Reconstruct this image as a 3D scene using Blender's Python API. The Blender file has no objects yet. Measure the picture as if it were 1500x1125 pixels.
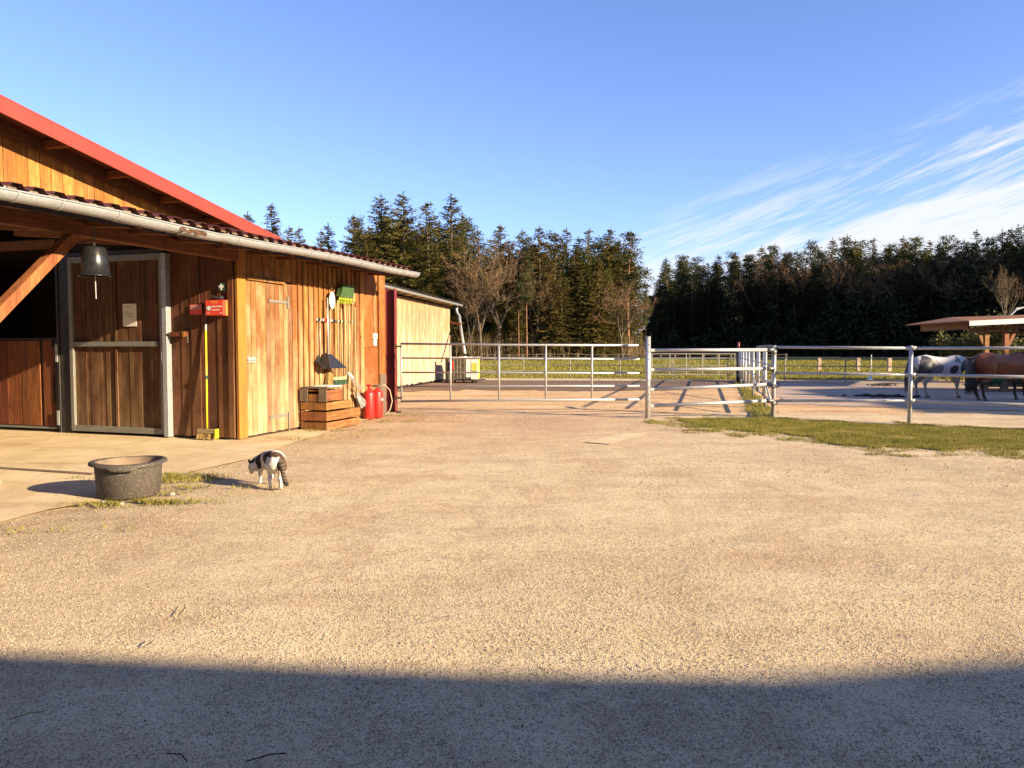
import bpy, math, random
import numpy as np
from math import radians as R, sin, cos, pi
from mathutils import Vector, Matrix, noise

S = bpy.context.scene
COL = S.collection
rnd = random.Random(7)
nr = np.random.RandomState(11)

# ------------------------------------------------------------------ camera, world, sun
EYE, F, HZ = 1.45, 1090.0, 512.0            # eye height, focal length and horizon in photo pixels
PITCH = math.atan((562.5 - HZ) / F)
cd = bpy.data.cameras.new('camera'); cam = bpy.data.objects.new('camera', cd); COL.objects.link(cam)
cam.location = (0, 0, EYE); cam.rotation_euler = (pi/2 - PITCH, 0, 0)
cd.sensor_width = 36; cd.lens = 36 * F / 1500; cd.clip_start = .05; cd.clip_end = 3000
S.camera = cam

TAN_EL = .325
SD = Vector((-.878, .478, 0)).normalized()           # horizontal direction the sunlight travels
SUN_EL = math.atan(TAN_EL)
to_sun = Vector((-SD.x*cos(SUN_EL), -SD.y*cos(SUN_EL), sin(SUN_EL)))
sl = bpy.data.lights.new('sun', 'SUN'); so = bpy.data.objects.new('sun', sl); COL.objects.link(so)
sl.energy = 4.3; sl.angle = R(.55); sl.color = (1.0, .81, .54)
so.rotation_euler = to_sun.to_track_quat('Z', 'Y').to_euler(); so.location = (30, -15, 30)

W = bpy.data.worlds.new('World'); S.world = W; W.use_nodes = True
wt = W.node_tree; wn = wt.nodes; wl = wt.links
bg = wn['Background']; bg.inputs['Strength'].default_value = .10
sky = wn.new('ShaderNodeTexSky'); sky.sky_type = 'NISHITA'; sky.sun_disc = False
sky.sun_elevation = SUN_EL; sky.sun_rotation = math.atan2(to_sun.x, to_sun.y)
sky.altitude = 400; sky.air_density = 1.0; sky.dust_density = .3; sky.ozone_density = 2.0

def wmath(op, a, b=None, c=None, clamp=False):
    n = wn.new('ShaderNodeMath'); n.operation = op; n.use_clamp = clamp
    for i, v in enumerate((a, b, c)):
        if v is None: continue
        if isinstance(v, (int, float)): n.inputs[i].default_value = v
        else: wl.new(v, n.inputs[i])
    return n.outputs[0]
tc = wn.new('ShaderNodeTexCoord'); sep = wn.new('ShaderNodeSeparateXYZ'); wl.new(tc.outputs['Generated'], sep.inputs[0])
dx, dy, dz = sep.outputs
# cirrus bank low on the right, in azimuth and elevation, drawn out into streaks
az = wmath('ARCTAN2', dx, dy); el = wmath('ARCSINE', dz)
cmb = wn.new('ShaderNodeCombineXYZ'); wl.new(az, cmb.inputs[0]); wl.new(el, cmb.inputs[1])
def wnoise(scale, rot, sc, detail, rough, dist, off=0.0):
    mp = wn.new('ShaderNodeMapping'); mp.vector_type = 'TEXTURE'; wl.new(cmb.outputs[0], mp.inputs[0])
    mp.inputs['Rotation'].default_value = (0, 0, R(rot)); mp.inputs['Scale'].default_value = (*sc, 1); mp.inputs['Location'].default_value = (off, off*.7, 0)
    n = wn.new('ShaderNodeTexNoise'); n.inputs['Scale'].default_value = scale; n.inputs['Detail'].default_value = detail
    n.inputs['Roughness'].default_value = rough; n.inputs['Distortion'].default_value = dist; wl.new(mp.outputs[0], n.inputs['Vector']); return n.outputs[0]
n1 = wnoise(5.0, 17, (1.5, .17), 9, .62, .9); n2 = wnoise(2.6, 17, (1.0, .4), 4, .5, .6, 3.0); n3 = wnoise(16, 22, (1.6, .10), 6, .7, .4, 5.0)
lim = wmath('ADD', wmath('MULTIPLY', wmath('SUBTRACT', az, .18), .27), .118)
edge = wmath('SUBTRACT', wmath('MINIMUM', lim, .42), el)                    # >0 inside the bank
dens = wmath('ADD', wmath('MULTIPLY', wmath('SUBTRACT', n1, .5), 4.6), wmath('MULTIPLY', wmath('SUBTRACT', n2, .5), 2.6))
dens = wmath('ADD', dens, wmath('MULTIPLY', wmath('SUBTRACT', n3, .5), 2.2))
dens = wmath('ADD', dens, wmath('MULTIPLY', wmath('MINIMUM', edge, .10), 8.5))
low = wmath('MULTIPLY', wmath('MULTIPLY', wmath('SUBTRACT', .185, el), 9.0, clamp=True), wmath('MULTIPLY', wmath('SUBTRACT', az, .10), 5.0, clamp=True))
dens = wmath('MULTIPLY', wmath('ADD', dens, wmath('ADD', wmath('MULTIPLY', low, .75), .26)), .95, clamp=True)
dens = wmath('MULTIPLY', dens, wmath('ADD', wmath('MULTIPLY', edge, 12.0), .95, clamp=True))
dens = wmath('MULTIPLY', dens, .93)
mixc = wn.new('ShaderNodeMix'); mixc.data_type = 'RGBA'
wl.new(dens, mixc.inputs[0]); mixc.inputs[7].default_value = (2.5, 2.55, 2.75, 1)
skm = wn.new('ShaderNodeMix'); skm.data_type = 'RGBA'; skm.blend_type = 'MULTIPLY'; skm.inputs[0].default_value = 1
wl.new(sky.outputs[0], skm.inputs[6]); skm.inputs[7].default_value = (.53, .55, .755, 1)
wl.new(skm.outputs[2], mixc.inputs[6]); wl.new(mixc.outputs[2], bg.inputs['Color'])

S.render.engine = 'CYCLES'; S.cycles.max_bounces = 6; S.cycles.diffuse_bounces = 4; S.cycles.transparent_max_bounces = 8
S.view_settings.view_transform = 'Standard'; S.view_settings.look = 'None'; S.view_settings.gamma = 1
S.view_settings.use_curve_mapping = False; S.view_settings.exposure = 1.95

# ------------------------------------------------------------------ picture-to-place helpers (they only give numbers)
CO = Vector((0, 0, EYE))
FW = Vector((0, cos(PITCH), -sin(PITCH))); UP = Vector((0, sin(PITCH), cos(PITCH)))
def ray(px, py): return FW + Vector(((px-750)/F, 0, 0)) + UP*((562.5-py)/F)
def PL(px, py, pt, n):
    d = ray(px, py); t = (Vector(pt)-CO).dot(n) / d.dot(n); return CO + d*t
def G(px, py, z=0): return PL(px, py, (0, 0, z), Vector((0, 0, 1)))
def Y(px, py, y): return PL(px, py, (0, y, 0), Vector((0, 1, 0)))

# ------------------------------------------------------------------ materials
class NT:
    def __init__(s, name):
        s.m = bpy.data.materials.new(name); s.m.use_nodes = True; s.t = s.m.node_tree; s.n = s.t.nodes; s.l = s.t.links
        s.b = s.n['Principled BSDF']; s.out = s.n['Material Output']
    def new(s, t, **k):
        n = s.n.new('ShaderNode'+t)
        for a, v in k.items(): setattr(n, a, v)
        return n
    def put(s, sock, v):
        if v is None: return
        if hasattr(v, 'is_linked') or hasattr(v, 'links'): s.l.new(v, sock)
        elif isinstance(v, (tuple, list)) and len(v) == 3 and sock.type == 'RGBA': sock.default_value = (*v, 1)
        else: sock.default_value = v
    def math(s, op, a, b=None, clamp=False):
        n = s.new('Math', operation=op, use_clamp=clamp); s.put(n.inputs[0], a); s.put(n.inputs[1], b); return n.outputs[0]
    def mix(s, f, a, b, mode='MIX'):
        n = s.new('Mix', data_type='RGBA', blend_type=mode); s.put(n.inputs[0], f); s.put(n.inputs[6], a); s.put(n.inputs[7], b); return n.outputs[2]
    def coord(s, kind='Object', scale=(1, 1, 1), rand=0.0):
        c = s.new('TexCoord').outputs[kind] if kind != 'World' else s.new('NewGeometry').outputs['Position']
        if rand:
            oi = s.new('ObjectInfo'); cb = s.new('CombineXYZ')
            for i, k in enumerate((1, 1.7, 2.3)): s.l.new(s.math('MULTIPLY', oi.outputs['Random'], rand*k), cb.inputs[i])
            va = s.new('VectorMath', operation='ADD'); s.l.new(c, va.inputs[0]); s.l.new(cb.outputs[0], va.inputs[1]); c = va.outputs[0]
        mp = s.new('Mapping'); s.l.new(c, mp.inputs[0]); mp.inputs['Scale'].default_value = scale
        return mp.outputs[0]
    def noise(s, vec, scale, detail=4, rough=.55, dist=0.0):
        n = s.new('TexNoise'); s.l.new(vec, n.inputs['Vector']); n.inputs['Scale'].default_value = scale
        n.inputs['Detail'].default_value = detail; n.inputs['Roughness'].default_value = rough; n.inputs['Distortion'].default_value = dist
        return n.outputs[0]
    def voro(s, vec, scale, out='Distance', feature='F1'):
        n = s.new('TexVoronoi', feature=feature); s.l.new(vec, n.inputs['Vector']); n.inputs['Scale'].default_value = scale; return n.outputs[out]
    def ramp(s, f, stops):
        n = s.new('ValToRGB'); s.l.new(f, n.inputs[0]); e = n.color_ramp.elements
        while len(e) < len(stops): e.new(.5)
        for i, (p, c) in enumerate(stops):
            e[i].position = p; e[i].color = (c, c, c, 1) if isinstance(c, (int, float)) else (*c, 1)
        return n.outputs[0]
    def range(s, f, a, b, c=0.0, d=1.0):
        n = s.new('MapRange'); s.put(n.inputs[0], f)
        for i, v in enumerate((a, b, c, d)): n.inputs[i+1].default_value = v
        return n.outputs[0]
    def bump(s, h, strength, dist, prev=None):
        n = s.new('Bump'); s.l.new(h, n.inputs['Height']); n.inputs['Strength'].default_value = strength; n.inputs['Distance'].default_value = dist
        if prev: s.l.new(prev, n.inputs['Normal'])
        return n.outputs[0]
    def fin(s, col, rough=.7, metal=0.0, normal=None, spec=None):
        s.put(s.b.inputs['Base Color'], col); s.put(s.b.inputs['Roughness'], rough); s.b.inputs['Metallic'].default_value = metal
        if normal: s.l.new(normal, s.b.inputs['Normal'])
        if spec is not None: s.b.inputs['Specular IOR Level'].default_value = spec
        return s.m

def wood(name, c1, c2, bleach=None, zb=None, axis='z', knots=.6, dark=(.05, .02, .008), var=.35, rough=.75):
    m = NT(name); k = {'z': (34, 34, 1.6), 'y': (34, 1.6, 34), 'x': (1.6, 34, 34)}[axis]
    v = m.coord('Object', k, 7.0); v1 = m.coord('Object', (1, 1, 1), 7.0)
    g = m.noise(v, 1.0, 6, .65, .6); fine = m.noise(v, 3.2, 3, .6)
    col = m.ramp(g, [(.32, c1), (.66, c2)])
    col = m.mix(m.range(fine, .36, .62, 0, .6), col, dark); col = m.mix(m.range(g, .60, .44, 0, .35), col, dark)
    if bleach:
        pz = m.new('SeparateXYZ'); m.l.new(m.new('TexCoord').outputs['Object'], pz.inputs[0])
        base = m.range(pz.outputs[2], zb[0], zb[1], 1, 0)
        nn = m.noise(v1, 1.8, 5, .6)
        f = m.math('MULTIPLY', m.math('ADD', base, m.range(nn, .35, .7, -.45, .55), True), .85, True)
        col = m.mix(f, col, bleach)
    kn = m.voro(m.coord('Object', {'z': (7, 7, 2.2), 'y': (7, 2.2, 7), 'x': (2.2, 7, 7)}[axis], 7.0), 1.0)
    col = m.mix(m.range(kn, .05, .12, knots, 0), col, dark)
    oi = m.new('ObjectInfo'); hs = m.new('HueSaturation'); m.l.new(col, hs.inputs['Color'])
    m.l.new(m.range(oi.outputs['Random'], 0, 1, 1-var, 1+var*.7), hs.inputs['Value'])
    m.l.new(m.range(m.math('FRACT', m.math('MULTIPLY', oi.outputs['Random'], 7.31)), 0, 1, .488, .508), hs.inputs['Hue'])
    st = m.noise(m.coord('Object', (6, 6, .8), 0), 1.0, 4, .6)
    col2 = m.mix(m.range(st, .5, .7, 0, .6), hs.outputs[0], dark)
    b = m.bump(g, .5, .006); b = m.bump(fine, .4, .003, b)
    return m.fin(col2, rough, 0, b, .3)

def plain(name, c, rough=.6, metal=0, var=.15, scale=6, dirt=None, bumps=.0):
    m = NT(name); v = m.coord('Object', (1, 1, 1), 3.0)
    n = m.noise(v, scale, 5, .65)
    c2 = tuple(max(0, x*(1-var*2)) for x in c)
    col = m.ramp(n, [(.35, c2), (.65, c)])
    if dirt: col = m.mix(m.range(m.noise(v, scale*.6, 6, .7), .5, .68, 0, .8), col, dirt)
    return m.fin(col, rough, metal, m.bump(n, .3, bumps) if bumps else None)

M = {}
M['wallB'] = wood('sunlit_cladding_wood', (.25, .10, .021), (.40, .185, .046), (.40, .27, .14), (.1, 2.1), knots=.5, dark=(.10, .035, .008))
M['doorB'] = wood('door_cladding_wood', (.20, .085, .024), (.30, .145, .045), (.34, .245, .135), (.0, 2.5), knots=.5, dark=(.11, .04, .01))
M['corner'] = wood('corner_board_wood', (.36, .15, .018), (.42, .19, .026), knots=.3, dark=(.2, .08, .02), var=.1)
M['panel'] = wood('orange_panel_wood', (.24, .08, .012), (.33, .125, .02), (.36, .23, .11), (.2, 1.0), knots=.3, var=.15, dark=(.1, .03, .008))
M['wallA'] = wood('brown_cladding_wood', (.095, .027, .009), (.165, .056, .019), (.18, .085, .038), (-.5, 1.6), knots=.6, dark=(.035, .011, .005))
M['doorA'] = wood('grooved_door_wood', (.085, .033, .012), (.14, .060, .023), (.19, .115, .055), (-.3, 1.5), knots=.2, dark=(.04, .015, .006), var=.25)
M['stall'] = wood('stall_door_wood', (.17, .048, .014), (.27, .085, .024), knots=.7, dark=(.05, .014, .006))
M['gable'] = wood('gable_cladding_wood', (.32, .12, .02), (.46, .20, .042), (.48, .25, .07), (3.0, 4.2), knots=.6, dark=(.12, .035, .008), var=.3)
M['beam'] = wood('beam_wood', (.14, .052, .015), (.22, .085, .026), axis='y', knots=.4, dark=(.06, .02, .008), var=.15)
M['beamx'] = wood('rafter_wood', (.17, .065, .02), (.26, .11, .034), axis='x', knots=.4, dark=(.07, .025, .01), var=.2)
M['brace'] = wood('brace_wood', (.30, .11, .03), (.44, .18, .05), axis='z', knots=.5, dark=(.1, .03, .01), var=.1)
M['shed'] = wood('pale_shed_wood', (.33, .20, .105), (.45, .305, .185), (.48, .37, .26), (.2, 2.9), knots=.4, dark=(.22, .12, .05), var=.18)
M['crate'] = wood('crate_slat_wood', (.25, .10, .026), (.37, .165, .05), axis='y', knots=.5, dark=(.09, .03, .012), var=.3)
M['greywood'] = wood('weathered_grey_wood', (.14, .10, .07), (.23, .17, .12), knots=.5, dark=(.08, .06, .04), var=.3)
M['handle'] = wood('tool_handle_wood', (.55, .40, .17), (.68, .52, .27), knots=.1, dark=(.2, .1, .04), var=.25)
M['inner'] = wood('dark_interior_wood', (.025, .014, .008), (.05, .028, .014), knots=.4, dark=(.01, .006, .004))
M['shelter'] = wood('shelter_beam_wood', (.26, .105, .032), (.36, .165, .058), axis='x', knots=.3, dark=(.1, .04, .015), var=.15)

def galv(name, base=(.42, .43, .43), rough=.42, metal=.75, dirt=(.2, .17, .13)):
    m = NT(name); v = m.coord('Object', (1, 1, 1), 3.0)
    sp = m.voro(v, 55, 'Color'); g = m.new('RGBToBW'); m.l.new(sp, g.inputs[0])
    col = m.mix(m.range(g.outputs[0], .2, .8, 0, .35), base, tuple(x*.62 for x in base))
    col = m.mix(m.range(m.noise(v, 5, 6, .7), .5, .72, 0, .5), col, dirt)
    return m.fin(col, m.range(m.noise(v, 20, 4), .3, .7, rough-.08, rough+.18), metal)
M['galv'] = galv('galvanised_pipe', (.43, .43, .42), .38, .5, (.38, .35, .3))
M['galvd'] = galv('galvanised_door_frame', (.22, .21, .185), .5, .4, (.11, .09, .07))
M['gutter'] = galv('weathered_zinc_gutter', (.36, .37, .385), .45, .5, (.20, .18, .16))
M['redmetal'] = plain('red_painted_metal', (.27, .034, .022), .45, 0, .08, 3)
M['redroof'] = plain('brown_red_corrugated_sheet', (.10, .022, .018), .5, 0, .15, 5, (.10, .05, .04))
M['maroon'] = plain('maroon_painted_steel', (.17, .022, .02), .5, 0, .15, 4, (.09, .02, .015))
M['darksteel'] = plain('dark_steel', (.035, .03, .028), .5, .3, .2, 8, (.07, .05, .035))
M['blackpl'] = plain('black_plastic', (.022, .021, .022), .42, 0, .3, 9)
M['rubber'] = plain('black_rubber', (.02, .02, .02), .8)
M['red'] = plain('red_enamel', (.52, .02, .015), .35, 0, .08, 5)
M['redbox'] = plain('red_case_plastic', (.62, .045, .02), .4, 0, .04, 4)
M['orange'] = plain('orange_case_side', (.68, .16, .03), .45, 0, .05, 4)
M['yellow'] = plain('yellow_enamel', (.66, .50, .02), .4, 0, .06, 5)
M['white'] = plain('white_plastic', (.74, .73, .68), .5, 0, .05, 5)
M['paper'] = plain('printed_paper', (.62, .58, .52), .8, 0, .05, 9)
M['ink'] = plain('dark_ink', (.04, .035, .03), .8)
M['redink'] = plain('red_ink', (.42, .12, .08), .8)
M['greenpl'] = plain('green_plastic_rake', (.05, .09, .03), .3, 0, .15, 7)
M['limepl'] = plain('lime_plastic_tines', (.34, .42, .03), .45, 0, .1, 7)
M['greenbr'] = plain('green_bristles', (.045, .11, .06), .8, 0, .4, 40)
M['straw'] = plain('straw_bristles', (.48, .31, .10), .85, 0, .35, 50)
M['grey'] = plain('grey_plastic', (.35, .35, .34), .5)
M['cable'] = plain('pale_cable', (.45, .36, .22), .6)
M['greencord'] = plain('green_cord', (.01, .07, .035), .7)
M['hay'] = plain('hay_wisps', (.34, .26, .12), .9, 0, .3, 30)
M['concrete'] = plain('concrete', (.40, .35, .28), .85, 0, .12, 5, (.30, .24, .17), .004)
M['hall'] = plain('pale_bounce_cladding', (.62, .58, .50), .7)  # unseen walls made pale to bounce fill light onto the yard
M['tank'] = plain('dirty_tank_plastic', (.20, .18, .10), .35, 0, .45, 3, (.05, .05, .02))
M['tanklabel'] = plain('yellow_green_label', (.55, .58, .10), .5, 0, .1, 3)
M['rust'] = plain('rusty_steel', (.10, .045, .025), .8, .2, .3, 8)
M['hoof'] = plain('hoof_horn', (.12, .085, .06), .6)
M['hairdark'] = plain('dark_horse_hair', (.018, .014, .012), .6, 0, .4, 60)
M['hairgrey'] = plain('grey_horse_hair', (.12, .11, .11), .6, 0, .5, 30)
M['eye'] = plain('dark_eye', (.01, .008, .006), .1)
M['greennet'] = plain('green_hay_net', (.015, .10, .055), .7, 0, .3, 20)
M['stone'] = plain('pale_stone', (.42, .37, .31), .9, 0, .15, 9)
M['dung'] = plain('dark_dung', (.035, .022, .014), .95, 0, .3, 20)

# tub: black rubber, dusty and speckled
m = NT('dusty_black_tub'); v = m.coord('Object')
d1 = m.noise(v, 95, 3, .8); d2 = m.noise(v, 3.5, 5, .7)
c_ = m.mix(m.range(d1, .54, .64, 0, .95), m.mix(m.range(d2, .35, .7), (.024, .021, .020), (.055, .045, .037)), (.20, .145, .09))
M['tub'] = m.fin(c_, .75, 0, m.bump(d1, .4, .004))
m = NT('dusty_tub_inside'); v = m.coord('Object')
M['tubin'] = m.fin(m.ramp(m.noise(v, 6, 5, .7), [(.3, (.09, .07, .055)), (.7, (.24, .155, .09))]), .85)
# speckled enamel
m = NT('speckled_black_enamel'); v = m.coord('Object')
vo = m.voro(v, 75)
M['enamel'] = m.fin(m.mix(m.range(vo, .07, .11, .7, 0), (.012, .012, .013), (.32, .31, .29)), m.range(m.noise(v, 12), .3, .7, .18, .4))

# --- ground materials (world coordinates: soil, gravel, wear, one shade tone)
def gravel_mat():
    m = NT('fine_yellow_gravel'); p = m.coord('World')
    sx = m.new('SeparateXYZ'); m.l.new(p, sx.inputs[0]); X, Yy = sx.outputs[0], sx.outputs[1]
    big = m.noise(p, .32, 5, .6, .6); mid = m.noise(p, 1.7, 6, .65, .4)
    st = m.noise(m.coord('World', (.35, 1.6, 1)), 1.0, 6, .62, .6)
    small = m.noise(p, 24, 4, .75); grit = m.voro(p, 150); gritc = m.voro(p, 150, 'Color'); grit2 = m.voro(p, 42)
    col = m.ramp(mid, [(.3, (.50, .375, .205)), (.52, (.64, .49, .285)), (.72, (.69, .56, .36))])
    tr_ = m.noise(m.coord('World', (.16, 2.4, 1)), 1.0, 4, .5, 1.5)
    col = m.mix(m.range(tr_, .52, .66, 0, .45), col, (.66, .53, .33))
    col = m.mix(m.range(st, .5, .66, 0, .5), col, (.40, .26, .14))
    pt_ = m.noise(p, .62, 9, .75, .9)
    col = m.mix(m.math('MULTIPLY', m.range(pt_, .52, .60, 0, .5), m.range(Yy, 3.5, 7, .35, 1)), col, (.44, .255, .125))
    col = m.mix(m.range(m.noise(p, 2.6, 5, .7, .5), .56, .7, 0, .45), col, (.30, .24, .17))
    # trodden red-brown soil towards the gate and beside the slab
    gate = m.math('MULTIPLY', m.range(Yy, 9.5, 15.5, 0, 1), m.range(X, 4.5, 2.0, 0, 1))
    gate = m.math('MULTIPLY', gate, m.range(big, .3, .62, .3, 1))
    col = m.mix(m.math('MULTIPLY', gate, .8), col, (.42, .205, .105))
    slab = m.math('MULTIPLY', m.range(m.math('ADD', X, m.math('MULTIPLY', mid, 1.6)), -1.0, -2.9, 0, 1), m.range(Yy, 11.0, 6.0, .55, 1))
    col = m.mix(m.math('MULTIPLY', slab, m.range(mid, .38, .6, .05, .75)), col, (.26, .155, .085))
    col = m.mix(m.math('MULTIPLY', m.range(big, .52, .68, 0, .5), m.range(small, .4, .6, .3, 1)), col, (.30, .19, .12))
    tone = m.new('RGBToBW'); m.l.new(gritc, tone.inputs[0])
    col = m.mix(m.range(tone.outputs[0], .6, .8, 0, .6), col, (.60, .52, .41))
    col = m.mix(m.range(tone.outputs[0], .40, .16, 0, .75), col, (.12, .085, .06))
    col = m.mix(m.range(small, .56, .72, 0, .65), col, (.15, .10, .065))
    sp9 = m.noise(p, 9, 9, .85)
    col = m.mix(m.range(sp9, .55, .68, 0, .8), col, (.20, .14, .085)); col = m.mix(m.range(sp9, .44, .30, 0, .5), col, (.68, .57, .40))
    b = m.bump(mid, .6, .06); b = m.bump(sp9, .45, .03, b); b = m.bump(small, .5, .010, b)
    b = m.bump(grit2, .25, .008, b); b = m.bump(grit, .8, .006, b)
    return m.fin(col, .9, 0, b, .2)
M['gravel'] = gravel_mat()
m = NT('pebble_mix'); p = m.coord('World'); wv = m.voro(p, 60, 'Color'); tn = m.new('RGBToBW'); m.l.new(wv, tn.inputs[0])
M['pebble'] = m.fin(m.ramp(tn.outputs[0], [(.15, (.18, .13, .09)), (.45, (.42, .33, .21)), (.7, (.52, .43, .30)), (.95, (.62, .56, .46))]), .85)
m = NT('paddock_sand'); p = m.coord('World'); a = m.noise(m.coord('World', (.25, 1.3, 1)), 1, 6, .65, .5); s2 = m.noise(p, 14, 5, .75)
c_ = m.ramp(a, [(.3, (.36, .20, .10)), (.5, (.55, .36, .19)), (.72, (.62, .45, .27))])
c_ = m.mix(m.range(s2, .55, .75, 0, .6), c_, (.17, .10, .06))
M['sand'] = m.fin(c_, .95, 0, m.bump(s2, .8, .05, m.bump(m.noise(p, 1.3, 4), .6, .12)), .15)
m = NT('dark_brown_ground'); p = m.coord('World'); a = m.noise(m.coord('World', (.12, 1.1, 1)), 1, 6, .65, .5); s2 = m.noise(p, 9, 5, .75)
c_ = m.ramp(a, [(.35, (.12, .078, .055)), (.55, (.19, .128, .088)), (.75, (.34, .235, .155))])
M['darkbrown'] = m.fin(m.mix(m.range(s2, .5, .7, 0, .6), c_, (.07, .042, .034)), .95, 0, m.bump(s2, .8, .06), .15)
m = NT('shade_grey_ground'); p = m.coord('World'); a = m.noise(m.coord('World', (.2, 1.2, 1)), 1, 6, .65, .5); s2 = m.noise(p, 12, 5, .7)
c_ = m.ramp(a, [(.35, (.28, .205, .155)), (.6, (.42, .32, .25)), (.78, (.48, .36, .26))])
M['shadegrey'] = m.fin(m.mix(m.range(s2, .55, .72, 0, .5), c_, (.12, .09, .08)), .9, 0, m.bump(s2, .6, .03), .15)
m = NT('meadow_turf'); p = m.coord('World'); a = m.noise(m.coord('World', (.18, .9, 1)), 1, 6, .65, .8); s2 = m.noise(m.coord('World', (1, 2.2, 1)), 4, 6, .75)
c_ = m.ramp(a, [(.3, (.14, .16, .024)), (.5, (.26, .27, .055)), (.7, (.38, .36, .11))])
M['meadow'] = m.fin(m.mix(m.range(s2, .5, .7, 0, .7), c_, (.035, .05, .01)), .95, 0, m.bump(s2, 1, .25), .1)
m = NT('turf_soil'); p = m.coord('World'); a = m.noise(p, 3, 6, .7)
M['turfsoil'] = m.fin(m.ramp(a, [(.35, (.07, .075, .02)), (.65, (.15, .13, .05))]), .95, 0, m.bump(a, .6, .03), .1)
m = NT('yard_concrete'); p = m.coord('World'); a = m.noise(p, 1.1, 6, .65, .5); s2 = m.noise(p, 40, 4, .7); s3 = m.noise(m.coord('World', (.5, 1.8, 1)), 1, 6, .7, 1.2)
c_ = m.ramp(a, [(.32, (.46, .335, .19)), (.6, (.60, .475, .295)), (.8, (.64, .53, .35))])
c_ = m.mix(m.range(s3, .54, .70, 0, .65), c_, (.30, .19, .11)); c_ = m.mix(m.range(m.noise(p, 3.2, 6, .7, 1.0), .58, .70, 0, .5), c_, (.28, .2, .13)); s4 = m.noise(p, 11, 8, .85); c_ = m.mix(m.range(s4, .58, .70, 0, .6), c_, (.26, .18, .11)); c_ = m.mix(m.range(s2, .55, .72, 0, .55), c_, (.2, .15, .1))
crk = m.voro(p, .55, 'Distance', 'DISTANCE_TO_EDGE')
c_ = m.mix(m.range(m.math('ADD', crk, m.math('MULTIPLY', s2, .012)), .003, .009, .35, 0), c_, (.2, .14, .09))
M['slab'] = m.fin(c_, .88, 0, m.bump(s2, .5, .006), .25)

def leaf(name, stops, var=.3, trans=.25):
    m = NT(name); p = m.coord('Object'); n = m.noise(p, .55, 4, .7); n2 = m.noise(p, 4, 2)
    f = m.math('ADD', m.math('MULTIPLY', n, .65), m.math('MULTIPLY', n2, .35))
    c = m.ramp(f, stops); oi = m.new('ObjectInfo'); hs = m.new('HueSaturation'); m.l.new(c, hs.inputs['Color'])
    m.l.new(m.range(oi.outputs['Random'], 0, 1, 1-var, 1+var), hs.inputs['Value'])
    m.l.new(m.range(m.math('FRACT', m.math('MULTIPLY', oi.outputs['Random'], 5.7)), 0, 1, .47, .52), hs.inputs['Hue'])
    m.fin(hs.outputs[0], .7, 0, None, .2)
    tr = m.new('BsdfTranslucent'); m.l.new(hs.outputs[0], tr.inputs[0]); mx = m.new('MixShader'); mx.inputs[0].default_value = trans
    m.l.new(m.b.outputs[0], mx.inputs[1]); m.l.new(tr.outputs[0], mx.inputs[2]); m.l.new(mx.outputs[0], m.out.inputs[0])
    return m.m
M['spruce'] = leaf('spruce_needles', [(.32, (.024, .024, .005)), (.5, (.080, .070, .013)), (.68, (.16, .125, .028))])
M['shadetone'] = leaf('shade_toned_needles', [(.32, (.006, .008, .003)), (.5, (.014, .017, .006)), (.7, (.03, .03, .010))], .3, .05)  # spruce needles darkened to stand in for shade inside the woods
M['pine'] = leaf('pine_needles', [(.32, (.026, .033, .010)), (.5, (.055, .062, .018)), (.7, (.10, .095, .032))])
M['twig'] = leaf('bare_twigs', [(.3, (.085, .055, .030)), (.7, (.19, .125, .066))], .25, 0)
M['bushleaf'] = leaf('shrub_leaves', [(.3, (.05, .05, .012)), (.7, (.16, .14, .05))], .2)
M['barkd'] = plain('dark_bark', (.10, .065, .04), .9, 0, .3, 3)
M['barkp'] = plain('orange_pine_bark', (.26, .13, .065), .9, 0, .3, 2)
M['barkg'] = plain('grey_brown_bark', (.10, .072, .05), .9, 0, .25, 3)
m = NT('grass_blades'); p = m.coord('World'); a = m.noise(p, 1.6, 5, .7); b_ = m.noise(p, 45, 2)
c_ = m.ramp(m.math('ADD', m.math('MULTIPLY', a, .6), m.math('MULTIPLY', b_, .4)), [(.32, (.085, .088, .014)), (.5, (.20, .18, .034)), (.66, (.40, .31, .11))])
m.fin(c_, .7, 0, None, .2); tr = m.new('BsdfTranslucent'); m.l.new(c_, tr.inputs[0]); mx = m.new('MixShader'); mx.inputs[0].default_value = .3
m.l.new(m.b.outputs[0], mx.inputs[1]); m.l.new(tr.outputs[0], mx.inputs[2]); m.l.new(mx.outputs[0], m.out.inputs[0]); M['grass'] = m.m

def coat_mat(name, rough=.55):
    m = NT(name); at = m.new('VertexColor'); at.layer_name = 'coat'
    n = m.noise(m.coord('Object'), 60, 3, .7)
    return m.fin(m.mix(m.range(n, .3, .7, 0, .25), at.outputs[0], (.05, .035, .025)), rough, 0, m.bump(n, .3, .004), .3)
M['cat'] = coat_mat('cat_fur', .8); M['horse'] = coat_mat('horse_coat', .5)

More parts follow.
